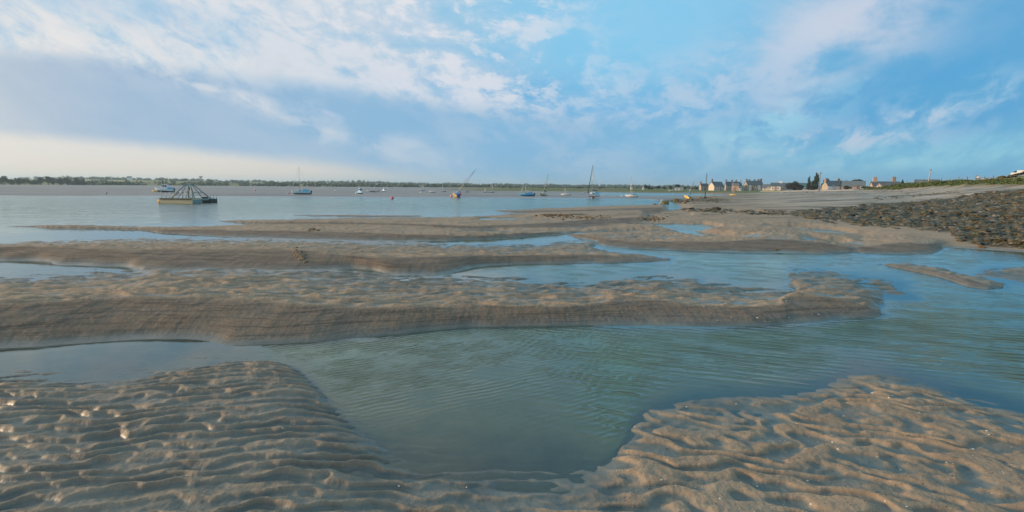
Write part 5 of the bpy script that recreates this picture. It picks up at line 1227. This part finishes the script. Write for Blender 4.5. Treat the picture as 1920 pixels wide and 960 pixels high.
# ------------------------------------------------------------------ poles, fence, road, jetty
def build_furniture():
    wood = paint((.10, .085, .07), .9)
    p, rt, aw, s = frame_at(1321.5, 372); H = 49.5*s
    t = thing('mooring_pole', 'tall thin dark wooden pole standing on the weedy stones in front of the beige house', 'pole', base_matrix(p, rt, aw, 0, 1.5))
    MB().tube((0, 0, -.4), (0, 0, H), .10, .055, 9).build('post', wood, t)
    MB().box((0, 0, H*.97), (.08, .08, .35)).build('top_mark', wood, t)
    m = MB(); m.box((0, 0, .12), (.6, .5, .35), .4, .1); m.build('stone_footing', stone_mat((.05, .05, .04), (.12, .11, .08)), t)
    p, rt, aw, s = frame_at(1535, 362.5, 195); zt = float(at_r(1535.5, 322, 195)[2]); H = zt-p.z
    t = thing('telegraph_pole', 'grey telegraph pole standing right of the tallest poplar', 'pole', Matrix.Translation(p) @ Matrix.Rotation(math.atan2(rt.y, rt.x), 4, 'Z'))
    MB().tube((0, 0, -.5), (0, 0, H), .17, .11, 9).build('post', paint((.26, .22, .18), .9), t)
    MB().box((0, 0, H*.92), (1.1, .09, .10)).build('crossarm', wood, t)
    for q in (-.45, .45): MB().tube((q, 0, H*.92+.05), (q, 0, H*.92+.22), .05, .04, 7).build('insulator', paint((.5, .5, .45), .3), t)
    p, rt, aw, s = frame_at(1740, 345, 160); zt = float(at_r(1742, 318, 160)[2]); H = zt-p.z
    t = thing('telegraph_pole', 'pale pole leaning slightly right in front of the dark barn roof on the bank', 'pole', base_matrix(p, rt, aw, 0, 4))
    MB().tube((0, 0, -.5), (0, 0, H), .15, .10, 9).build('post', paint((.40, .38, .36), .9), t); MB().box((0, 0, H*.98), (.30, .12, .25)).build('lamp_bracket', wood, t)
    # fence on the bank
    posts = []
    t = thing('wire_fence', 'low post and wire fence with yellowed boards running along the top of the grass bank', 'fence', Matrix.Identity(4))
    pts = []
    for i, px in enumerate(np.linspace(1700, 1925, 15)):
        r = np.interp(px, [1700, 1800, 1920], [161, 133, 113]); x, y, _ = at_r(px, 345, r); z = ground_z(x, y); pts.append(Vector((float(x), float(y), z)))
    for i, q in enumerate(pts): MB().tube(q-Vector((0, 0, .3)), q+Vector((0, 0, .95 if i % 4 else 1.15)), .06, .05, 6).build('post', wood, t)
    m = MB()
    for a, b in zip(pts, pts[1:]):
        for h in (.45, .85): m.tube(a+Vector((0, 0, h)), b+Vector((0, 0, h)), .022, .022, 4)
    m.build('rail', paint((.38, .28, .16), .9), t)
    # shore road with its low wall
    n = 40; P0, P1, P2 = [], [], []
    for px in np.linspace(1425, 1600, n):
        r = float(np.interp(px, [1425, 1500, 1600], [272, 212, 205])); x, y, _ = at_r(px, 358, r); u = Vector((float(x), float(y), 0)); d = u.normalized()
        zs_ = max(ground_z(u.x, u.y), ground_z(u.x+d.x*4, u.y+d.y*4))+.16
        P0.append(Vector((u.x, u.y, zs_))); P1.append(Vector((u.x+d.x*4.2, u.y+d.y*4.2, zs_)))
    m = MB()
    for i in range(n-1):
        b = len(m.v); m.add([P0[i], P0[i+1], P1[i+1], P1[i], P0[i]-Vector((0, 0, .9)), P0[i+1]-Vector((0, 0, .9)), P1[i+1]-Vector((0, 0, .9)), P1[i]-Vector((0, 0, .9))], [(0, 1, 2, 3), (4, 5, 1, 0), (3, 2, 6, 7)])
    o = m.build('shore_road', paint((.42, .40, .37), .9, .3, 0, .2), None); o['kind'] = 'structure'
    # jetty remains
    jr = rock_mat()
    for px, py, w, h, lab in ((1247.5, 382.5, 13, 6, 'lichen yellow stone block on the jetty right of the leaning stake'), (1267.5, 379.5, 10, 7.5, 'square mossy concrete block on the jetty left of the yellow boat')):
        p, rt, aw, s = frame_at(px, py); t = thing('stone_block', lab, 'stone block', base_matrix(p, rt, aw, 8), 'blocks of the old jetty')
        W, H = w*s, h*s; m = MB(); R = random.Random(int(px)); m.box((0, 0, H*.42), (W, W*.8, H), 0, .12*W)
        m.v = [(a+R.uniform(-.05, .05)*W, b+R.uniform(-.05, .05)*W, c+R.uniform(-.05, .05)*H) for a, b, c in m.v]
        m.build('block', stone_mat((.07, .075, .03), (.20, .19, .08), 4, 4), t)
        MB().box((0, 0, H*.93), (W*.7, W*.5, .05), .2, .06).build('weed_cap', paint((.08, .08, .02), .8), t)
    p, rt, aw, s = frame_at(1237.5, 381.5); t = thing('mooring_stake', 'weathered pale stake leaning right among the jetty stones', 'stake', base_matrix(p, rt, aw, 0, 28), None)
    MB().tube((0, 0, -.2), (0, 0, 9*s), .10, .07, 8).build('post', paint((.50, .55, .60), .7), t); MB().tube((-.35, 0, .1), (.0, 0, 4*s), .05, .04, 6).build('brace', wood, t)

# ------------------------------------------------------------------ rocks, clods, shells
def rock_mesh(name, seed, mat, flat=.45):
    R = np.random.RandomState(seed); bm = bmesh.new(); bmesh.ops.create_icosphere(bm, subdivisions=3, radius=1)
    off = R.rand(3)*50
    for v in bm.verts:
        c = v.co; n = fbm(np.array([c.x*1.1+off[0]+c.z]), np.array([c.y*1.1+off[1]-c.z*.7]), 3, 3)[0]
        n2 = fbm(np.array([c.x*4+off[2]+c.z]), np.array([c.y*4+c.z*3]), 9, 2)[0]
        k = 1+.62*n+.22*n2; v.co = Vector((c.x*k, c.y*k*.75, max(c.z*k*flat, -.2)))
    me = bpy.data.meshes.new(name); bm.to_mesh(me); bm.free(); me.polygons.foreach_set('use_smooth', [len(p.vertices) > 0 for p in me.polygons]); me.materials.append(mat)
    return me
def rock_region(px, py):
    up = np.interp(px, [1380, 1480, 1560, 1700, 1800, 1870, 1920], [401, 397, 390, 379, 369, 358, 354]); dn = np.interp(px, [1380, 1480, 1560, 1650, 1780, 1800, 1860, 1920], [402, 404, 419, 428, 437, 452, 462, 468])
    return up, dn
def build_rocks():
    mat = rock_mat(); R = np.random.RandomState(3)
    meshes = [rock_mesh('seaweed_rock', 100+i, mat, .38+.05*(i % 4)) for i in range(8)]
    C = []
    while len(C) < 9500:
        px = R.uniform(1385, 1935, 4000); t = R.rand(4000); up, dn = rock_region(px, 0)
        py = up+(dn-up)*t
        dens = np.clip((px-1380)/400, .06, 1)*np.where(py > dn-8, .22, 1.0)
        dens *= np.clip(.45+1.9*fbm(px*.045, py*.16, 44, 3), .03, 1)
        k = R.rand(4000) < dens
        for a, b in zip(px[k], py[k]): C.append((a, b))
    C = np.array(C[:9500])
    # extra lines of weedy stones: jetty, strand lines
    E = []
    for _ in range(420):
        px = R.uniform(1212, 1345); py = 382.5-(px-1212)*.075+R.normal()*2.2*(.4+(px-1212)/130); E.append((px, py))
    for _ in range(160):
        px = R.uniform(1275, 1480); py = 393+(px-1275)*.035+R.normal()*2.0; E.append((px, py))
    for _ in range(160):
        px = R.uniform(1640, 1800); py = 372-(px-1640)*.07+R.normal()*1.6; E.append((px, py))
    for _ in range(230):
        px = R.uniform(1450, 1700); py = 361.5-(px-1450)*.012+R.normal()*1.0; E.append((px, py))
    C = np.concatenate([C, np.array(E)])
    # ray hits on the ground, vectorised
    d = ray(C[:, 0], C[:, 1]); h = np.hypot(d[:, 0], d[:, 1]); rs = np.exp(np.linspace(math.log(15), math.log(250), 110))
    X = d[:, 0:1]/h[:, None]*rs; Yv = d[:, 1:2]/h[:, None]*rs; Zr = CAMH+d[:, 2:3]/h[:, None]*rs
    Zt = terrain(X.ravel(), Yv.ravel(), False).reshape(X.shape); ok = Zr <= np.maximum(Zt, 0); i = np.argmax(ok, 1); i = np.maximum(i, 1); n = np.arange(len(C))
    a_ = Zr[n, i-1]-Zt[n, i-1]; b_ = Zt[n, i]-Zr[n, i]; t = np.clip(a_/np.maximum(a_+b_, 1e-6), 0, 1)
    rr = rs[i-1]+(rs[i]-rs[i-1])*t; x = d[:, 0]/h*rr; y = d[:, 1]/h*rr; z = terrain(x, y)[0]
    good = ok.any(1) & (z > .02)
    size = .035+.11*R.rand(len(C))**2.8; size *= np.where(R.rand(len(C)) < .07, 2.0, 1.0); size = size*np.clip(rr/32, .8, 1.5)
    size = np.where(C[:, 0] < 1350, size*1.4, size)
    score = np.where(good, size/rr, 0); order = np.argsort(-score)[:290]; big = set(order.tolist())
    for k in order:
        me = meshes[k % 8]; o = bpy.data.objects.new('seaweed_rock', me); COL.objects.link(o)
        o.location = (x[k], y[k], z[k]+size[k]*.02); o.rotation_euler = (0, 0, R.uniform(0, 6.28)); s_ = size[k]; o.scale = (s_*R.uniform(.9, 1.5), s_*R.uniform(.8, 1.2), s_*R.uniform(.7, 1.15))
        tag(o, 'weed covered brown rock lying on the stony foreshore at right', 'rock', 'seaweed covered rocks on the foreshore')
    # the countless rest
    base = []
    for s0 in (201, 202, 203):
        bm = bmesh.new(); bmesh.ops.create_icosphere(bm, subdivisions=2, radius=1); rg = np.random.RandomState(s0)
        v = np.array([q.co[:] for q in bm.verts]); f = np.array([[w.index for w in q.verts] for q in bm.faces]); bm.free()
        v = v*(1+.34*rg.normal(size=(len(v), 1))*.7); v[:, 2] *= .42; v[:, 1] *= .8; base.append((v, f))
    VV, FF, off = [], [], 0
    for k in range(len(C)):
        if k in big or not good[k]: continue
        v, f = base[k % 3]; a = R.uniform(0, 6.28); c, s1 = math.cos(a), math.sin(a); sx = size[k]*R.uniform(.7, 1.4)
        w = np.stack([(v[:, 0]*c-v[:, 1]*s1)*sx+x[k], (v[:, 0]*s1+v[:, 1]*c)*sx+y[k], v[:, 2]*size[k]+z[k]], 1); VV.append(w); FF.append(f+off); off += len(v)
    V = np.concatenate(VV); F = np.concatenate(FF); me = bpy.data.meshes.new('foreshore_stones')
    me.vertices.add(len(V)); me.vertices.foreach_set('co', V.astype(np.float32).ravel()); me.loops.add(F.size); me.loops.foreach_set('vertex_index', F.astype(np.int32).ravel())
    me.polygons.add(len(F)); me.polygons.foreach_set('loop_start', np.arange(0, F.size, 3, dtype=np.int32)); me.polygons.foreach_set('loop_total', np.full(len(F), 3, np.int32)); me.update(calc_edges=True); me.materials.append(mat)
    o = bpy.data.objects.new('foreshore_stones', me); COL.objects.link(o); tag(o, 'countless small stones and weed between the foreshore rocks', 'stones', None, 'stuff')

def build_small():
    R = random.Random(9)
    sandm = new_mat('clod_sand'); m, nt, out = sandm; b = bsdf(nt, out); g = nt.nodes.new('ShaderNodeNewGeometry')
    n = noise(nt, g.outputs['Position'], 12, 4, .7); put(nt, b.inputs['Base Color'], mixc(nt, ramp(n, .35, .65), (.12, .085, .055), (.27, .19, .12))); b.inputs['Roughness'].default_value = .85
    def clods(label, px, py, wx, wy, n_, sz, col=None, name='sand_clods'):
        mb = MB(); p0 = None
        for i in range(n_):
            a, c = R.gauss(0, wx), R.gauss(0, wy); x, y, z = hit(px+a+c*.6, py+c)
            if p0 is None: p0 = Vector((x, y, z))
            k = sz*R.uniform(.3, 1.2); rg = random.Random(i); mb.ball((x-p0.x, y-p0.y, z-p0.z+k*.1), k, (1.1, .9, .55), 8, 6, .28, rg)
        o = mb.build(name, col or m, None, p0); tag(o, label, 'sand clods' if col is None else 'seaweed', None, 'stuff')
    clods('heap of crumbled sand clods on the bank face of the second sand bar', 562, 479, 3.5, 5.5, 150, .05)
    clods('small lump of dug up sand on the crest of the thin left bar', 588, 431, 5, 1.2, 24, .07)
    wd = new_mat('brown_weed'); m2, nt, out = wd; b = bsdf(nt, out); g = nt.nodes.new('ShaderNodeNewGeometry'); n = noise(nt, g.outputs['Position'], 4, 4, .7)
    put(nt, b.inputs['Base Color'], mixc(nt, ramp(n, .35, .65), (.040, .028, .014), (.22, .12, .035))); b.inputs['Roughness'].default_value = .6
    clods('dark clump of stranded seaweed near the river edge, left of the brown one', 1036, 404, 16, 1.3, 90, .10, m2, 'seaweed_clump')
    clods('brown weed patch spread on the low sand ridge in the middle distance', 1098, 408.5, 24, 1.6, 120, .06, m2, 'seaweed_clump')
    clods('rust brown weedy mound on the bar left of the triangular pool', 1222, 410.5, 13, 2.4, 120, .07, m2, 'seaweed_clump')
    clods('dark weed lump at the water edge of the right hump', 1457, 469, 4, .5, 18, .035, m2, 'seaweed_clump')
    clods('small dark stone clump in the water below the stony foreshore', 1840, 464, 2.5, .6, 9, .07, m2, 'seaweed_clump')
    # shells on the right mound and the main bar
    shell = bpy.data.meshes.new('shell'); bm = bmesh.new(); nu, nv = 10, 4; rows = []
    for j in range(nv+1):
        rr = j/nv; rows.append([bm.verts.new((rr*math.cos(a)*(1+.06*math.cos(7*a)), rr*math.sin(a)*.8*(1+.06*math.cos(7*a)), .42*(1-rr*rr))) for a in [2*math.pi*i/nu for i in range(nu)]] if j else [bm.verts.new((0, 0, .42))])
    for j in range(nv):
        for i in range(nu):
            if j == 0: bm.faces.new((rows[0][0], rows[1][i], rows[1][(i+1) % nu]))
            else: bm.faces.new((rows[j][i], rows[j+1][i], rows[j+1][(i+1) % nu], rows[j][(i+1) % nu]))
    ring = rows[-1]; inner = [bm.verts.new((v.co.x*.9, v.co.y*.9, -.03)) for v in ring]
    for i in range(nu): bm.faces.new((ring[i], inner[i], inner[(i+1) % nu], ring[(i+1) % nu]))
    bm.faces.new(inner[::-1]); bm.to_mesh(shell); bm.free(); shell.materials.append(paint((.60, .56, .49), .45, .5, 0, .3, 8))
    spots = [(1601, 712), (1667, 746), (1672, 742), (1561, 829), (1571, 842), (1689, 881), (1724, 774), (1825, 842), (1710, 727), (1636, 737), (1494, 794), (1290, 860), (1420, 912), (1440, 860), (1380, 757), (1240, 900), (1287, 763), (1850, 808), (1855, 815), (1880, 885), (1882, 887), (1775, 867), (1645, 857), (1582, 780), (1514, 901), (748, 911), (875, 913), (1190, 800), (1176, 850), (1156, 883), (1420, 596), (1366, 592), (1371, 595), (1474, 564), (1480, 564), (1479, 595), (1332, 587), (1535, 590), (1320, 575), (1345, 601), (530, 803), (1520, 945), (1700, 950), (1660, 940), (1860, 925), (1350, 935), (1252, 862)]
    for i, (px, py) in enumerate(spots):
        x, y, z = hit(px, py); d = math.hypot(x, y)
        if z <= 0.003: continue
        o = bpy.data.objects.new('shell', shell); COL.objects.link(o); k = .005+.0012*d*R.uniform(.5, 1.2); o.scale = (k, k, k); o.location = (x, y, z); o.rotation_euler = (R.uniform(-.5, .5), R.uniform(-.5, .5), R.uniform(0, 6))
        tag(o, 'small bleached shell lying on the rippled sand', 'shell', 'shells scattered on the sand')
    # crumbs of shell and grit
    V = []; F = []
    rg = np.random.RandomState(4)
    for _ in range(1500):
        if rg.rand() < .7: px, py = rg.uniform(1120, 1920), rg.uniform(735, 960)
        else: px, py = rg.uniform(640, 1650), rg.uniform(560, 606)
        x, y = at_z(px, py, .06); V.append((float(x), float(y), rg.uniform(.0015, .005)*(1 if py > 700 else 1.8)))
    V = np.array(V); z = terrain(V[:, 0], V[:, 1])[0]; mb = MB()
    for i in range(len(V)):
        if z[i] < .015: continue
        s_ = V[i, 2]; c = (V[i, 0], V[i, 1], z[i]+s_*.4); a = rg.uniform(0, 3)
        P = [(c[0]+s_*math.cos(a+q)*1.6, c[1]+s_*math.sin(a+q), c[2]) for q in (0, 2.1, 4.2)]+[(c[0], c[1], c[2]+s_*.8), (c[0], c[1], c[2]-s_*.8)]
        mb.add(P, [(0, 1, 3), (1, 2, 3), (2, 0, 3), (1, 0, 4), (2, 1, 4), (0, 2, 4)])
    mb2 = MB(); 
    gm, nt, out = new_mat('shell_grit'); b = bsdf(nt, out); g = nt.nodes.new('ShaderNodeNewGeometry'); ri = S(nt, g.outputs['Random Per Island'])
    put(nt, b.inputs['Base Color'], mixc(nt, ramp(ri, .38, .42), (.035, .028, .02), mixc(nt, ramp(ri, .7, .75), (.34, .27, .20), (.52, .44, .32)))); b.inputs['Roughness'].default_value = .6
    o = mb.build('shell_grit', gm, None); tag(o, 'fine shell crumbs and grit sprinkled over the sand', 'shell grit', None, 'stuff')
def build_haze():
    hm = bpy.data.materials.new('haze_air'); hm.use_nodes = True; nt = hm.node_tree; nt.nodes.clear(); out = nt.nodes.new('ShaderNodeOutputMaterial')
    v = nt.nodes.new('ShaderNodeVolumePrincipled'); v.inputs['Color'].default_value = (.60, .82, .98, 1); v.inputs['Density'].default_value = .00026; v.inputs['Anisotropy'].default_value = .25
    nt.links.new(v.outputs[0], out.inputs['Volume'])
    o = MB().box((0, 0, 28.5), (19000, 19000, 63)).build('haze', hm); o['kind'] = 'stuff'
import time as _t
for f in (build_boats, build_pontoon, build_village, build_trees, build_woodland, bank_scrub, far_houses, build_furniture, build_rocks, build_small, build_haze):
    _t0 = _t.time(); f(); print(f.__name__, round(_t.time()-_t0, 1))
